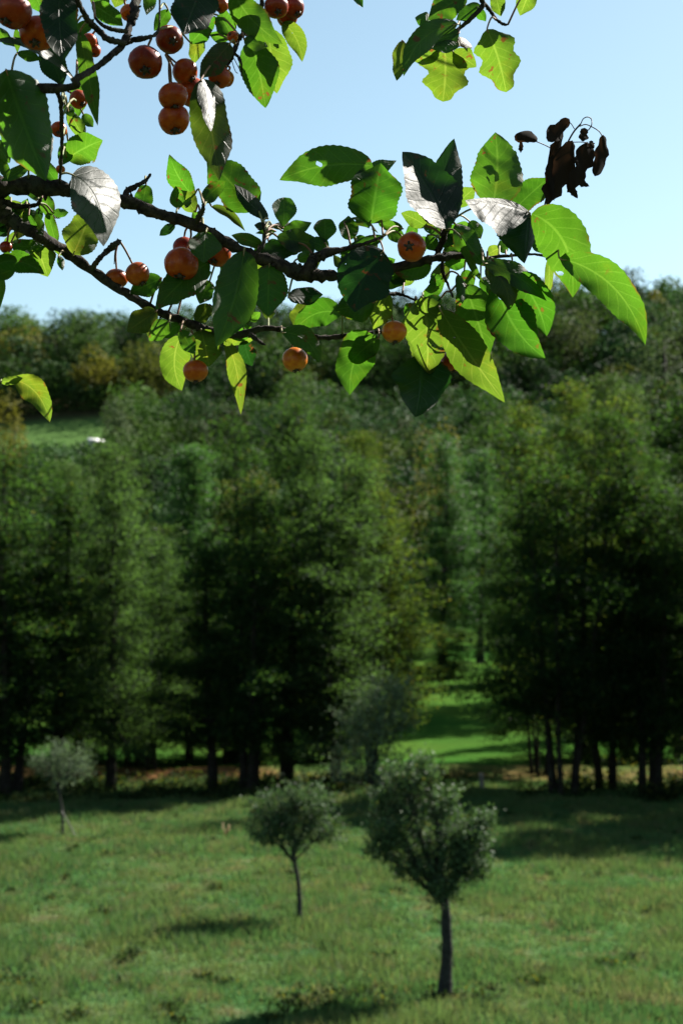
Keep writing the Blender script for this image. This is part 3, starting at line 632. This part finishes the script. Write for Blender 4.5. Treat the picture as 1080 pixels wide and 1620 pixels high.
branch([(202, 318, 10), (201, 303, 10), (214, 295, 8), (226, 289, 7), (233, 283, 5), (238, 276, 4)], 1.262, 1.285, 12, .25)
branch([(146, 424, 8), (156, 411, 8), (170, 397, 8), (182, 387, 9), (190, 381, 7)], 1.27, 1.26, 13, .28)
branch([(310, 352, 9), (316, 341, 9), (320, 333, 7), (322, 322, 4)], 1.262, 1.258, 14, .25)
branch([(405, 402, 6), (416, 388, 5), (419, 374, 4), (415, 352, 3)], 1.275, 1.27, 15, .2)
branch([(482, 433, 18), (496, 412, 17), (512, 402, 16), (540, 395, 9), (575, 386, 6), (606, 374, 4)], 1.285, 1.29, 16, .24)
branch([(690, 408, 11), (698, 384, 10), (704, 366, 9), (712, 350, 6)], 1.33, 1.33, 17, .22)
branch([(700, 408, 6), (700, 430, 6), (708, 450, 4), (716, 470, 3)], 1.34, 1.33, 18, .25)
branch([(612, 466, 6), (628, 465, 6), (640, 468, 4), (668, 480, 3), (702, 498, 3)], 1.32, 1.32, 19, .2)
branch([(0, 318, 12), (30, 326, 9), (58, 324, 7), (66, 314, 5)], 1.24, 1.26, 20, .25)
branch([(338, 524, 8), (350, 514, 6), (362, 508, 4), (378, 504, 3)], 1.28, 1.28, 21, .3)
branch([(395, 528, 9), (410, 540, 5), (420, 546, 3)], 1.29, 1.28, 22, .3)
branch([(-30, 612, 3), (-4, 606, 3), (10, 602, 2.5), (22, 600, 2)], 1.26, 1.27, 23, .1, pre=[(-.60, 1.30, 6.25, .004), (-.42, 1.28, 6.2, .002)])
# overhead limb outside the view
branch([(-120, -260, 30), (150, -300, 24), (410, -270, 18), (640, -240, 14), (860, -250, 9), (1060, -280, 5)], 1.45, 1.75, 24, .15, pre=[(T0[0]+.05, T0[1], zt+2.4, .04)])
BRn = np.array(BR); BR3 = at(BRn[:, 0], BRn[:, 1], BRn[:, 2])

def depth_of(px, py):
    if py < 300 and px < 170: return 1.13+0.0004*px+0.0002*py
    if py < 240 and px < 500: return 1.20+0.0002*(px-170)
    if py < 200: return 1.40
    return 1.25+0.10*min(max(px/800, 0), 1)
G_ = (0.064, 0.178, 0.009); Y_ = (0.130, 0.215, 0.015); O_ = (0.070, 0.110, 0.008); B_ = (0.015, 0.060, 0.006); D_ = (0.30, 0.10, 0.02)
TINT = {'g': G_, 'y': Y_, 'o': O_, 'b': B_, 'd': D_}  # b: leaf green darkened for blades meant to sit in shade
Se = np.array([S.x, -(S.y*-SP+S.z*CP)]); Sf = S.y*CP+S.z*SP; Sn = np.linalg.norm(Se); Se = Se/Sn   # sun in the view frame (right, down), away
LEAF_N = [0]
def leaf(bx, by, tx, ty, w, s=0.1, c=None, d=0.0, t='g', sh='ov', dead=False, pet=True, m=None, name='leaf', cup=None, bend=None, nc=False):
    """base and tip pixel, full width px (or left/right pair), s: 0 facing the sun ... 1 edge-on to it, 2 glinting"""
    LEAF_N[0] += 1; r = np.random.default_rng(1000+LEAF_N[0]); D = depth_of((bx+tx)/2, (by+ty)/2)+d
    b, e = np.array([bx, by], float), np.array([tx, ty], float); L = np.linalg.norm(e-b)
    if c is None: n_ = np.array([-(e-b)[1], (e-b)[0]]); mid = (b+e)/2+n_*r.normal(0, .05)
    else: mid = 2*np.array(c, float)-(b+e)/2
    nu, nv = (30, 4) if L > 28 else (16, 3)
    if dead: nu = 18
    u = np.linspace(0, 1, nu+1); sp = ((1-u)**2)[:, None]*b+(2*u*(1-u))[:, None]*mid+(u**2)[:, None]*e
    ta = np.gradient(sp, axis=0); ta /= np.linalg.norm(ta, axis=1)[:, None]+1e-9; pe = np.stack([-ta[:, 1], ta[:, 0]], 1)
    a0 = (e-b)/L; p0 = np.array([-a0[1], a0[0]])
    wp, wm = (w if isinstance(w, tuple) else (w/2, w/2))
    ex = {'ov': (.62, .80), 'rd': (.5, .5), 'nt': (.95, .42), 'lb': (.55, .7), 'lance': (.8, .9)}[sh]
    pf = u**ex[0]*(1-u)**ex[1]; pf /= pf.max()
    if sh == 'lb': pf = pf*(1+.20*np.sin(u*17+r.uniform(0, 6)))
    pf = pf*(1+.06*np.sin(u*9+r.uniform(0, 6)))*(1-.34*np.clip((u-.74)/.26, 0, 1)*(sh == 'ov'))
    pl, pr_ = pf*(1+.07*np.sin(u*r.uniform(7, 14)+r.uniform(0, 6))), pf*(1+.07*np.sin(u*r.uniform(7, 14)+r.uniform(0, 6)))
    ser = np.where(np.arange(nu+1) % 2 == 0, 1.0, .958) if nu == 30 else np.ones(nu+1)
    if dead: ser = np.interp(np.arange(nu+1), np.arange(0, nu+2, 2), r.uniform(.5, 1.3, (nu+3)//2))
    # slopes: depth gradient chosen so that the blade faces or shuns the sun
    def mag(q): return np.interp(q, [-.5, 0, .3, 1, 1.4, 2], [-1.0, -.45, .05, Sf/Sn, .75, 1.6])
    ms = mag(s[0]) if isinstance(s, tuple) else mag(s); mm = mag(s[1]) if isinstance(s, tuple) else ms
    if m is not None: ms = mm = m
    rand = r.normal(0, .13, 2); g1, g2 = Se*ms*1.0+rand, Se*mm*1.0+rand
    vx, vy = ((bx+tx)/2-540)/F, ((by+ty)/2-810)/F; hv = np.array([-vx, -vy, -1])/math.sqrt(1+vx*vx+vy*vy)+np.array([Se[0]*Sn, Se[1]*Sn, Sf])   # half way between the sun and the eye
    hs = hv[:2]/-hv[2]; q1, q2 = s if isinstance(s, tuple) else (s, s)
    if q1 >= 1.6: g1 = hs*.5*q1
    if q2 >= 1.6: g2 = hs*.5*q2
    ga = ((g1+g2)/2)@a0
    km = D/F; cupv = r.normal(.0, .32) if cup is None else cup; bend = r.normal(0, .28) if bend is None else bend; ph = r.uniform(0, 6, 3)
    V = []; UV = []
    for i in range(nu+1):
        for j in range(-nv, nv+1):
            v = j/nv; hw = (wp*pl[i] if v > 0 else wm*pr_[i])*(ser[i] if abs(j) == nv else 1)
            q2 = sp[i]+pe[i]*v*hw
            gp = (g1 if v > 0 else g2)@p0
            z = ga*L*u[i]+gp*v*hw+cupv*hw*v*v+bend*L*((u[i]-.45)**2)*.9+.15*hw*math.sin(u[i]*10+ph[0]+(2 if v > 0 else 0))*v*v+.05*L*math.sin(u[i]*5+ph[1])*.5+.05*hw*math.sin(u[i]*24+abs(v)*5+ph[2])*abs(v)
            if dead: z += .3*hw*(1-math.cos(v*1.7))+.12*hw*math.sin(u[i]*9+v*3+ph[2])
            V.append(at(q2[0], q2[1], D+z*km)); UV.append((u[i], v*.5+.5))
    V = np.array(V); nn = 2*nv+1; i, j = np.meshgrid(np.arange(nu), np.arange(nn-1), indexing='ij')
    Q = np.stack([i*nn+j, i*nn+j+1, (i+1)*nn+j+1, (i+1)*nn+j], -1).reshape(-1, 4)
    o0 = V[nv].copy(); me = mesh_np(name, V-o0, [Q])
    if not dead: smooth(me)
    uvl = me.uv_layers.new(name='UVMap'); uvl.data.foreach_set('uv', np.array(UV, np.float32)[Q.ravel()].ravel())
    o = obj(name, me, MAT['dead'] if dead else MAT['leaf'], tree, Vector(o0-TRn))
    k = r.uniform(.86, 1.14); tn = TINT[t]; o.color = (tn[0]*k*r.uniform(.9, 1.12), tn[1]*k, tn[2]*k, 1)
    if pet:                                               # leaf stalk to the nearest wood
        dist = np.hypot(BRn[:, 0]-bx, BRn[:, 1]-by)+np.abs(BRn[:, 2]-D)*150; q = dist.argmin()
        if dist[q] < 75:
            e3 = at(BRn[q, 0], BRn[q, 1], BRn[q, 2]); mid3 = (o0+e3)/2+np.array([0, 0, .12*np.linalg.norm(o0-e3)]); rib = V[nv+nn*2]
            P = catmull([e3, mid3, o0, rib], 4); mb = MB(); mb.tube(P-o0, np.interp(np.linspace(0, 1, len(P)), [0, .7, 1], [.0011, .0008, .0004]), 5)
            obj('leaf_stalk', mb.mesh('leaf_stalk'), MAT['red_stalk'] if r.random() < .4 else MAT['stalk'], o)
        elif by < -10 or bx > 1090:                       # leaves above the view, shade leaves added there too, hang on overhead twigs
            q = np.linalg.norm(BR3-o0, axis=1).argmin(); e3 = BR3[q]; n3 = np.linalg.norm(e3-o0)
            mb = MB(); P = catmull([e3, (e3+o0)/2+np.array([0, 0, .10*n3])+r.normal(0, .03, 3)*n3, o0, V[nv+nn*2]], 5); mb.tube(P-o0, np.interp(np.linspace(0, 1, len(P)), [0, .7, 1], [.0016, .001, .0004]), 5)
            obj('leaf_stalk', mb.mesh('leaf_stalk'), MAT['branch'], o)
    return o
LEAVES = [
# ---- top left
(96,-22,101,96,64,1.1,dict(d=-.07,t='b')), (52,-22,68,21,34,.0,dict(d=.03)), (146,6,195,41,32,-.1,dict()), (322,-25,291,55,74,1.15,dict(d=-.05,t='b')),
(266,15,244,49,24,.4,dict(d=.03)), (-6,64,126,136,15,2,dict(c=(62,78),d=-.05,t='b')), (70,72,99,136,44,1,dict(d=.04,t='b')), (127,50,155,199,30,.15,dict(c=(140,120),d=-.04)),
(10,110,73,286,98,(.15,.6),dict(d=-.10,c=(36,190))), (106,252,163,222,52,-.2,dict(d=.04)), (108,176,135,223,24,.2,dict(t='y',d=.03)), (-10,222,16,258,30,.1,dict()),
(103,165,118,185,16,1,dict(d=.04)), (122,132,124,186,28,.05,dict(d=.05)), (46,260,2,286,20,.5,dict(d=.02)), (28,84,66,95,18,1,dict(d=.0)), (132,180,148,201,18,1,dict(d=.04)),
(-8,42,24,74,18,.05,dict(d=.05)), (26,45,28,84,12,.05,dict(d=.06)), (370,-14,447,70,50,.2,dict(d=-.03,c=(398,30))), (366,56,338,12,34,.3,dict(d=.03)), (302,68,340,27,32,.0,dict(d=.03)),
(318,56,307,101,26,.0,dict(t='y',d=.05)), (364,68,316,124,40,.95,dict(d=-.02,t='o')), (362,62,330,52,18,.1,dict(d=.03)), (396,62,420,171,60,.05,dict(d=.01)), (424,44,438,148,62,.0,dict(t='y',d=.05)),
(386,62,424,74,25,.5,dict(d=-.02)), (446,36,478,98,32,-.05,dict(t='y',d=.02,c=(468,60))), (320,124,347,286,64,(.75,.9),dict(t='o',d=-.05,c=(334,200))), (319,124,334,208,26,2,dict(d=-.06,t='b')),  # last blade is added as the white glint on the leaf before it
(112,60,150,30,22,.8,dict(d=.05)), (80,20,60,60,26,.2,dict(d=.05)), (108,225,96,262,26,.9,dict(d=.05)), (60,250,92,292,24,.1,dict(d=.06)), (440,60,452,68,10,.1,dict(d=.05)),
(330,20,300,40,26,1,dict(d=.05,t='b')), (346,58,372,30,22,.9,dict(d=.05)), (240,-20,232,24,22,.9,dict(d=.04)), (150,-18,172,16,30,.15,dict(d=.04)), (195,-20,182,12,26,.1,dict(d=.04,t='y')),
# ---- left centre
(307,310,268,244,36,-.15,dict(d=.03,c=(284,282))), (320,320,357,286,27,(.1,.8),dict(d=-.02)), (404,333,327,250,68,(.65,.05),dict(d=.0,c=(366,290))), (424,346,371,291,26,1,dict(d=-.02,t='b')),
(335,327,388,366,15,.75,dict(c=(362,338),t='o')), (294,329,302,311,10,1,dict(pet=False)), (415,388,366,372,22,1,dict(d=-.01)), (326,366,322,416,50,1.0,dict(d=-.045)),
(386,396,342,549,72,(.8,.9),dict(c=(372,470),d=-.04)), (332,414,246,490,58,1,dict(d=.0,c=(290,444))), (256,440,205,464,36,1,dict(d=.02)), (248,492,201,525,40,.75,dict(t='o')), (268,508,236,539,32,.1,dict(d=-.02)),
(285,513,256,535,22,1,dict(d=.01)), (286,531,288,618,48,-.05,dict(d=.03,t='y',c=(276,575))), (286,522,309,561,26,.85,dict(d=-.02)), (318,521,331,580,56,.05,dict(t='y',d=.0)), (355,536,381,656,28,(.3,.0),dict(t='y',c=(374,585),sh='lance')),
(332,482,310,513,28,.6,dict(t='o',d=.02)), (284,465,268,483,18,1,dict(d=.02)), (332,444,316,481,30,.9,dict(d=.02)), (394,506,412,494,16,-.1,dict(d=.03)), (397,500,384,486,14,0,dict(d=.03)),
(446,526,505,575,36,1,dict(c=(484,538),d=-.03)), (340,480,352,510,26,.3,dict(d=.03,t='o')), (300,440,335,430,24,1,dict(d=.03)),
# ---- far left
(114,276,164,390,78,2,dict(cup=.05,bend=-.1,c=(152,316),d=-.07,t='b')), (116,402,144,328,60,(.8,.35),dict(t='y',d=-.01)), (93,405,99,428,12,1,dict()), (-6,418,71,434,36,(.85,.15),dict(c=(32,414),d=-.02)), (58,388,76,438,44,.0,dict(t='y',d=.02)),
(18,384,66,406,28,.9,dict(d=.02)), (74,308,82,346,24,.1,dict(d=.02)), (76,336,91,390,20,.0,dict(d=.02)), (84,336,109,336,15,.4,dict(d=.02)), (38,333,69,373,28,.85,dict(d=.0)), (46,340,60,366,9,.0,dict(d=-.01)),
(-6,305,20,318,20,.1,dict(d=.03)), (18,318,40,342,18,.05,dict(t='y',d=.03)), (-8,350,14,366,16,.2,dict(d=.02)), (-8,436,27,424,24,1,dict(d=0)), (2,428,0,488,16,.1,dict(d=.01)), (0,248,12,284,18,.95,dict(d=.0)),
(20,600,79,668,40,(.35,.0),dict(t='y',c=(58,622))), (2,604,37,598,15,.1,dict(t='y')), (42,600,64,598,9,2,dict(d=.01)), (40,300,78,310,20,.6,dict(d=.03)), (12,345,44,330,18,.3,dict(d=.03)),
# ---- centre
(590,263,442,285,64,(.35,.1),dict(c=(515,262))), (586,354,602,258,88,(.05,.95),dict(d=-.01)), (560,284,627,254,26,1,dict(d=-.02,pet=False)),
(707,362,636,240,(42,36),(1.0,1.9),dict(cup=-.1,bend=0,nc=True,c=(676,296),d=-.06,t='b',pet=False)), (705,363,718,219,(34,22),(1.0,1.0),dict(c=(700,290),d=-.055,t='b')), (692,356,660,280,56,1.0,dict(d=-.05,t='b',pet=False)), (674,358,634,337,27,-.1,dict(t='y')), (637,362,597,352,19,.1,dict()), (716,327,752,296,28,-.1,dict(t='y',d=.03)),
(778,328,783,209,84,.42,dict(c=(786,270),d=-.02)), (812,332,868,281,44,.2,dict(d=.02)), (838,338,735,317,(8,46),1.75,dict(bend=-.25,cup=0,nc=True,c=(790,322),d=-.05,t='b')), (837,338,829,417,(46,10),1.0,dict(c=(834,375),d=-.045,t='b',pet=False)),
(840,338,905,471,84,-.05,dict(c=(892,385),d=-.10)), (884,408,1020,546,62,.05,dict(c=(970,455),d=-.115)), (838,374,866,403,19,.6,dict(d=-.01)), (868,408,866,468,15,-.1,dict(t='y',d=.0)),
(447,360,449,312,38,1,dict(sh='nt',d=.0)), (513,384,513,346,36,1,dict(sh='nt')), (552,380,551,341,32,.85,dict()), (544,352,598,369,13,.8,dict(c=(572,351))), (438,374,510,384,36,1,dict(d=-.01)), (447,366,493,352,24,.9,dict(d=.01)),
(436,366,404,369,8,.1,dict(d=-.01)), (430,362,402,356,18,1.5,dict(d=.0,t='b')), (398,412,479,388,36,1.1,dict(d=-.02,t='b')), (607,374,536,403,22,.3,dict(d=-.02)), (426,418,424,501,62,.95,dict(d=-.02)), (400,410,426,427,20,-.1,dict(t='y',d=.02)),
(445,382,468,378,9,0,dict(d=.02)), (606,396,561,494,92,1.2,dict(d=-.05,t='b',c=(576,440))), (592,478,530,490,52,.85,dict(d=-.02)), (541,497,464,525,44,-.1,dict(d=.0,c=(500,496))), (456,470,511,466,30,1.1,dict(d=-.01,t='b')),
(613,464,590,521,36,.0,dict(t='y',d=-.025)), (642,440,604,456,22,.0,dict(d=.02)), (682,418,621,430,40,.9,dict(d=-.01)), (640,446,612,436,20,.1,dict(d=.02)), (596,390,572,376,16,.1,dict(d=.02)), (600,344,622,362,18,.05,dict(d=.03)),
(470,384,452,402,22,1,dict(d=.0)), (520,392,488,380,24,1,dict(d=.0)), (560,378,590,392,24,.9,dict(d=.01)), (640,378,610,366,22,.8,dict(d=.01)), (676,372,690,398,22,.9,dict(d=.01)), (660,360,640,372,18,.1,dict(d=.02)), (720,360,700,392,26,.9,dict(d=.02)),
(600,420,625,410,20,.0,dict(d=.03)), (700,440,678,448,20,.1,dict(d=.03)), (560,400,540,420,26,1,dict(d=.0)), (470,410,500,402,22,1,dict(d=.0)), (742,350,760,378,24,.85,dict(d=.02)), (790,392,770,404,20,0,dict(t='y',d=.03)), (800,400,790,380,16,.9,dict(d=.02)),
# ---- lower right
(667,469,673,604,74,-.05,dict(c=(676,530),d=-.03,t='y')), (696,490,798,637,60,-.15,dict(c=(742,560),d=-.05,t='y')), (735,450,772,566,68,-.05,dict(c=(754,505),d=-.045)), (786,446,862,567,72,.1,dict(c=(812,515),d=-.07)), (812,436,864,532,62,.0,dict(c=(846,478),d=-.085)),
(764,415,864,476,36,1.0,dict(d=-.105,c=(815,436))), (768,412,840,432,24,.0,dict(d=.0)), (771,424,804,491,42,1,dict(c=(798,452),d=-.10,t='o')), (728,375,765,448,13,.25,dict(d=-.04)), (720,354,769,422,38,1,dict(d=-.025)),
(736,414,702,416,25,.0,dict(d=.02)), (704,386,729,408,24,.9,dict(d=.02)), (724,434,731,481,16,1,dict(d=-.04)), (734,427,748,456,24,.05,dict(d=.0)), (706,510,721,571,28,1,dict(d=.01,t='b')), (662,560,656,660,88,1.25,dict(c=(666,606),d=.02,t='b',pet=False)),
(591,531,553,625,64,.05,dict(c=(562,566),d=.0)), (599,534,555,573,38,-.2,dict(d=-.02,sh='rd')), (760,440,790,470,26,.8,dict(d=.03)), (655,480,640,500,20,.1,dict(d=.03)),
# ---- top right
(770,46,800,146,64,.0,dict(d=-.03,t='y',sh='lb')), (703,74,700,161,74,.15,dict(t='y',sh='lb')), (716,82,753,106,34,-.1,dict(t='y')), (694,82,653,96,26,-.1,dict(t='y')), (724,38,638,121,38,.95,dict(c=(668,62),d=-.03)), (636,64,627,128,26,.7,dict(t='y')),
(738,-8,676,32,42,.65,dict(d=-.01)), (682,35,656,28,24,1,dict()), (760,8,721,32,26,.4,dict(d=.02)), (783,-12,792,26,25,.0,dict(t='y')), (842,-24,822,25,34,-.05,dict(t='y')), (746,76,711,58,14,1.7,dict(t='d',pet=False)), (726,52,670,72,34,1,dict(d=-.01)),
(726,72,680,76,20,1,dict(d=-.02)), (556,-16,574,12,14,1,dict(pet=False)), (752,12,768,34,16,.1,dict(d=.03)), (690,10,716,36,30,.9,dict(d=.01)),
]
for L in LEAVES: leaf(*L[:6], **L[6])
# ---- unseen leaves added above the view, sunward, to shade the dark leaves below
def project(P):
    c = np.asarray(P)-CAM; dep = c[1]*CP+c[2]*SP; up = -c[1]*SP+c[2]*CP
    return 540+c[0]/dep*F, 810-up/dep*F, dep
LIT = []
for L in LEAVES:
    if (max(L[5]) if isinstance(L[5], tuple) else L[5]) < .5 or (max(L[5]) if isinstance(L[5], tuple) else L[5]) > 1.6:
        cx, cy_ = (L[0]+L[2])/2, (L[1]+L[3])/2; D = depth_of(cx, cy_)+L[6].get('d', 0); w_ = L[4] if not isinstance(L[4], tuple) else sum(L[4])
        if w_ > 17: LIT.append((at(cx, cy_, D), (w_+math.hypot(L[2]-L[0], L[3]-L[1]))/2*D/F))
def sun_gap(a_, b_):
    v_ = a_-b_; v_ = v_-np.array(S)*np.dot(v_, np.array(S)); return np.linalg.norm(v_)
for L in LEAVES:
    s_ = L[5] if not isinstance(L[5], tuple) else (min(L[5]) if max(L[5]) < 1.5 else 9); w_ = L[4] if not isinstance(L[4], tuple) else sum(L[4]); ln = math.hypot(L[2]-L[0], L[3]-L[1])
    if not (.75 <= s_ < 1.6) or w_*ln < 1300 or L[6].get('nc'): continue
    cx, cy_ = (L[0]+L[2])/2, (L[1]+L[3])/2; D = depth_of(cx, cy_)+L[6].get('d', 0); C0 = at(cx, cy_, D); Sv = np.array(S)
    if any(sun_gap(C0, Q_[0]) < .40*(max(w_, ln*.8)*D/F+Q_[1]) for Q_ in LIT): continue
    for t_ in np.arange(.14, 1.4, .04):
        a_ = project(C0+Sv*t_)
        if a_[1] < -70 or a_[0] > 1160: break
    t_ += random.uniform(0, .12); bx_, by_, dp = project(C0+Sv*t_); k_ = D/dp*1.12; hx, hy = (L[2]-L[0])/2*k_, (L[3]-L[1])/2*k_
    leaf(bx_-hx, by_-hy, bx_+hx, by_+hy, w_*k_*1.05, -.4, d=dp-depth_of(bx_, by_))
rf = np.random.default_rng(77); nfill = 0
cand = BRn[(BRn[:, 1] > 270) & (BRn[:, 1] < 540) & (BRn[:, 0] > -10) & (BRn[:, 0] < 800)]
while nfill < 52:
    q_ = cand[rf.integers(len(cand))]
    if q_[0] < 230 and q_[0] > 95: continue
    if q_[1] > 480 and rf.random() < .6: continue
    an = rf.uniform(0, 6.283); ln = rf.uniform(26, 52); o_ = rf.uniform(6, 20); bx_, by_ = q_[0]+math.cos(an)*o_, q_[1]+math.sin(an)*o_
    leaf(bx_, by_, bx_+math.cos(an)*ln, by_+math.sin(an)*ln*.9, ln*rf.uniform(.4, .66), rf.choice([.0, .1, .4, .9, 1.0]), d=rf.uniform(.015, .07), t=rf.choice(['g', 'g', 'o', 'y', 'b'])); nfill += 1
# ---- withered cluster and shrivelled leaf
for a in ((900,188,866,224,24,1,dict(sh='rd')), (905,222,864,328,40,1,dict(c=(882,275))), (928,224,902,298,27,1,dict(c=(920,262),sh='rd')), (890,212,876,318,20,1,dict(c=(872,262))), (953,213,940,279,22,1,dict(sh='rd')), (924,202,921,224,16,1,dict(sh='rd')), (934,222,936,238,10,1,dict()), (900,280,932,295,13,1,dict()), (896,288,913,314,15,1,dict()), (849,224,814,222,24,1,dict(c=(832,216),sh='rd')), (824,224,823,242,10,1,dict())):
    leaf(*a[:6], dead=True, pet=False, name='withered_leaf', d=.02, **a[6])
def stem(pts, w, d, name='dry_stem', mat='calyx'):
    p = np.array(pts, float); W3 = catmull(at(p[:, 0], p[:, 1], np.full(len(p), d)+RNG.normal(0, .003, len(p))), 5); mb = MB()
    mb.tube(W3-W3[0], np.full(len(W3), w/F*d/2), 5); obj(name, mb.mesh(name), MAT[mat], tree, Vector(W3[0]-TRn))
stem([(556, -16), (547, -90), (552, -170), (570, -250)], 3, 1.41, 'twig', 'branch')
dd = depth_of(900, 260)+.02
for p, wd in (([(860, 330), (874, 270), (893, 234), (906, 210), (918, 196)], 3), ([(918, 196), (922, 188), (929, 185), (935, 189), (935, 198), (930, 206)], 1.8), ([(908, 204), (902, 195), (896, 196), (888, 210), (886, 240)], 1.5), ([(916, 200), (926, 197), (938, 202), (947, 208), (952, 216)], 1.8), ([(848, 224), (860, 229), (874, 236)], 1.8), ([(905, 225), (922, 225), (930, 228), (931, 236)], 1.5)):
    stem(p, wd, dd)
# ---- apples
def apple(cx, cy, r_, sx, sy, tilt=.3, col=0, d=0.0, lab=None):
    q = np.random.default_rng(int(cx*7+cy)); D = depth_of(cx, cy)+d; C = at(cx, cy, D); R = r_/F*D
    top = at(sx, sy, D+.004); ax = C-top; ax /= np.linalg.norm(ax); vw = CAM-C; vw /= np.linalg.norm(vw)
    ax = ax*(1-tilt)+vw*tilt+q.normal(0, .05, 3); ax /= np.linalg.norm(ax)            # towards the calyx
    a = np.cross(ax, [.3, .9, .2]); a /= np.linalg.norm(a); b = np.cross(ax, a); n, m = 18, 13
    th = np.linspace(0, math.pi, m); sq = q.uniform(.92, 1.02); ph = np.arange(n)/n*2*math.pi
    rad = np.sin(th)**q.uniform(.78, .96)*q.uniform(.97, 1.07); hz = -np.cos(th)*sq*q.uniform(.88, .99)
    hz = np.where(th < .55, hz+.22*(1-th/.55)**1.5, hz); hz = np.where(th > 2.75, hz-.12*((th-2.75)/.4)**1.3, hz)
    V = [ax*hz[i]*R+(a*math.cos(p)+b*math.sin(p))*rad[i]*R*(1+.035*math.cos(5*p+1)*(th[i]/3)+.035*math.sin(p+cx)*math.sin(th[i])+.025*math.sin(2*p+cy)) for i in range(m) for p in ph]
    i, j = np.meshgrid(np.arange(m-1), np.arange(n), indexing='ij')
    Q = np.stack([i*n+j, i*n+(j+1) % n, (i+1)*n+(j+1) % n, (i+1)*n+j], -1).reshape(-1, 4)
    me = mesh_np('apple', np.array(V), [Q]); smooth(me); o = obj('apple', me, MAT['apple'], tree, Vector(C-TRn))
    pal = [(0.33, 0.055, 0.002), (0.40, 0.095, 0.004), (0.21, 0.022, 0.002), (0.46, 0.15, 0.010)][col]; k = q.uniform(.9, 1.1); o.color = (pal[0]*k, pal[1]*k, pal[2], 1)
    s0 = -ax*R*.74; e = top-C; mid = (s0+e)/2+(-ax)*np.linalg.norm(e-s0)*.16+q.normal(0, .0015, 3)
    mb = MB(); P = catmull([s0, mid, e], 5); mb.tube(P, np.linspace(.0009, .0011, len(P)), 5); obj('stalk', mb.mesh('stalk'), MAT['red_stalk'], o)
    cb = MB(); z0 = ax*R*sq*.86
    for k in range(5):
        g = a*math.cos(k*1.2566)+b*math.sin(k*1.2566); h = a*math.cos(k*1.2566+1.57)+b*math.sin(k*1.2566+1.57)
        cb.add([z0+h*R*.11, z0-h*R*.11, z0+g*R*.36+ax*R*.10-h*R*.06, z0+g*R*.33+ax*R*.16+h*R*.07, z0+g*R*.19+ax*R*.32], [(0, 1, 2, 3)], [(3, 2, 4)])
    cb.tube(np.stack([z0-ax*R*.1, z0+ax*R*.09, z0+ax*R*.15]), [R*.19, R*.17, R*.08], 7)
    obj('calyx', cb.mesh('calyx', False), MAT['calyx'], o)
    if lab: o['label'] = lab
for a in (
 (20,16,29,40,-20,.3,2,-.02), (60,52,28,70,10,.45,0,-.02), (203,20,13,200,-6,.3,1,.03), (141,64,12,150,44,.3,0,.03), (150,80,10,152,60,.3,0,.03), (125,157,15,108,140,.4,0,.02), (94,205,12,97,190,.4,0,.02), (96,268,7,97,246,.3,1,.03),
 (231,98,27,240,60,.6,2,.0), (269,62,22,250,52,.75,2,.01), (293,113,20,262,84,.2,0,.01), (303,146,23,266,88,.25,0,.02), (274,152,22,262,86,.2,0,-.01), (276,189,25,268,92,.25,0,.0),
 (347,122,17,358,106,.3,0,.0), (358,124,13,360,104,.3,1,.02), (368,58,9,376,66,.3,1,.01), (350,8,12,360,-10,.3,1,.03), (437,10,19,424,-22,.5,2,.0), (464,12,18,440,-22,.4,2,.02), (454,27,17,430,-20,.3,0,.03),
 (291,392,18,299,358,.2,2,.02), (288,419,28,301,358,.4,0,-.02), (344,400,22,352,384,.25,0,.0),
 (309,587,20,303,522,.12,1,.0), (466,569,20,456,528,.05,3,.0), (218,433,20,190,382,.05,1,.0), (184,441,17,187,384,.05,1,.015), (623,525,20,617,468,.12,3,-.02), (650,391,24,672,396,.8,0,-.05), (715,572,18,702,500,.2,0,.02)):
    apple(*a)
apple(10, 391, 10, 18, 360, .1, 2, 0.0); 
for p in (((186, 384), (186, 378), (182, 400), (181, 418)),): stem(p, 1.6, 1.26, 'empty_stalk')
for p in (((357, 108), (350, 118), (346, 126)), ((370, 92), (378, 108), (383, 118), (384, 124)), ((366, 94), (372, 112), (376, 116)), ((356, 106), (352, 114), (349, 120))): stem(p, 1.3, 1.25, 'empty_stalk')
print('leaves', LEAF_N[0])
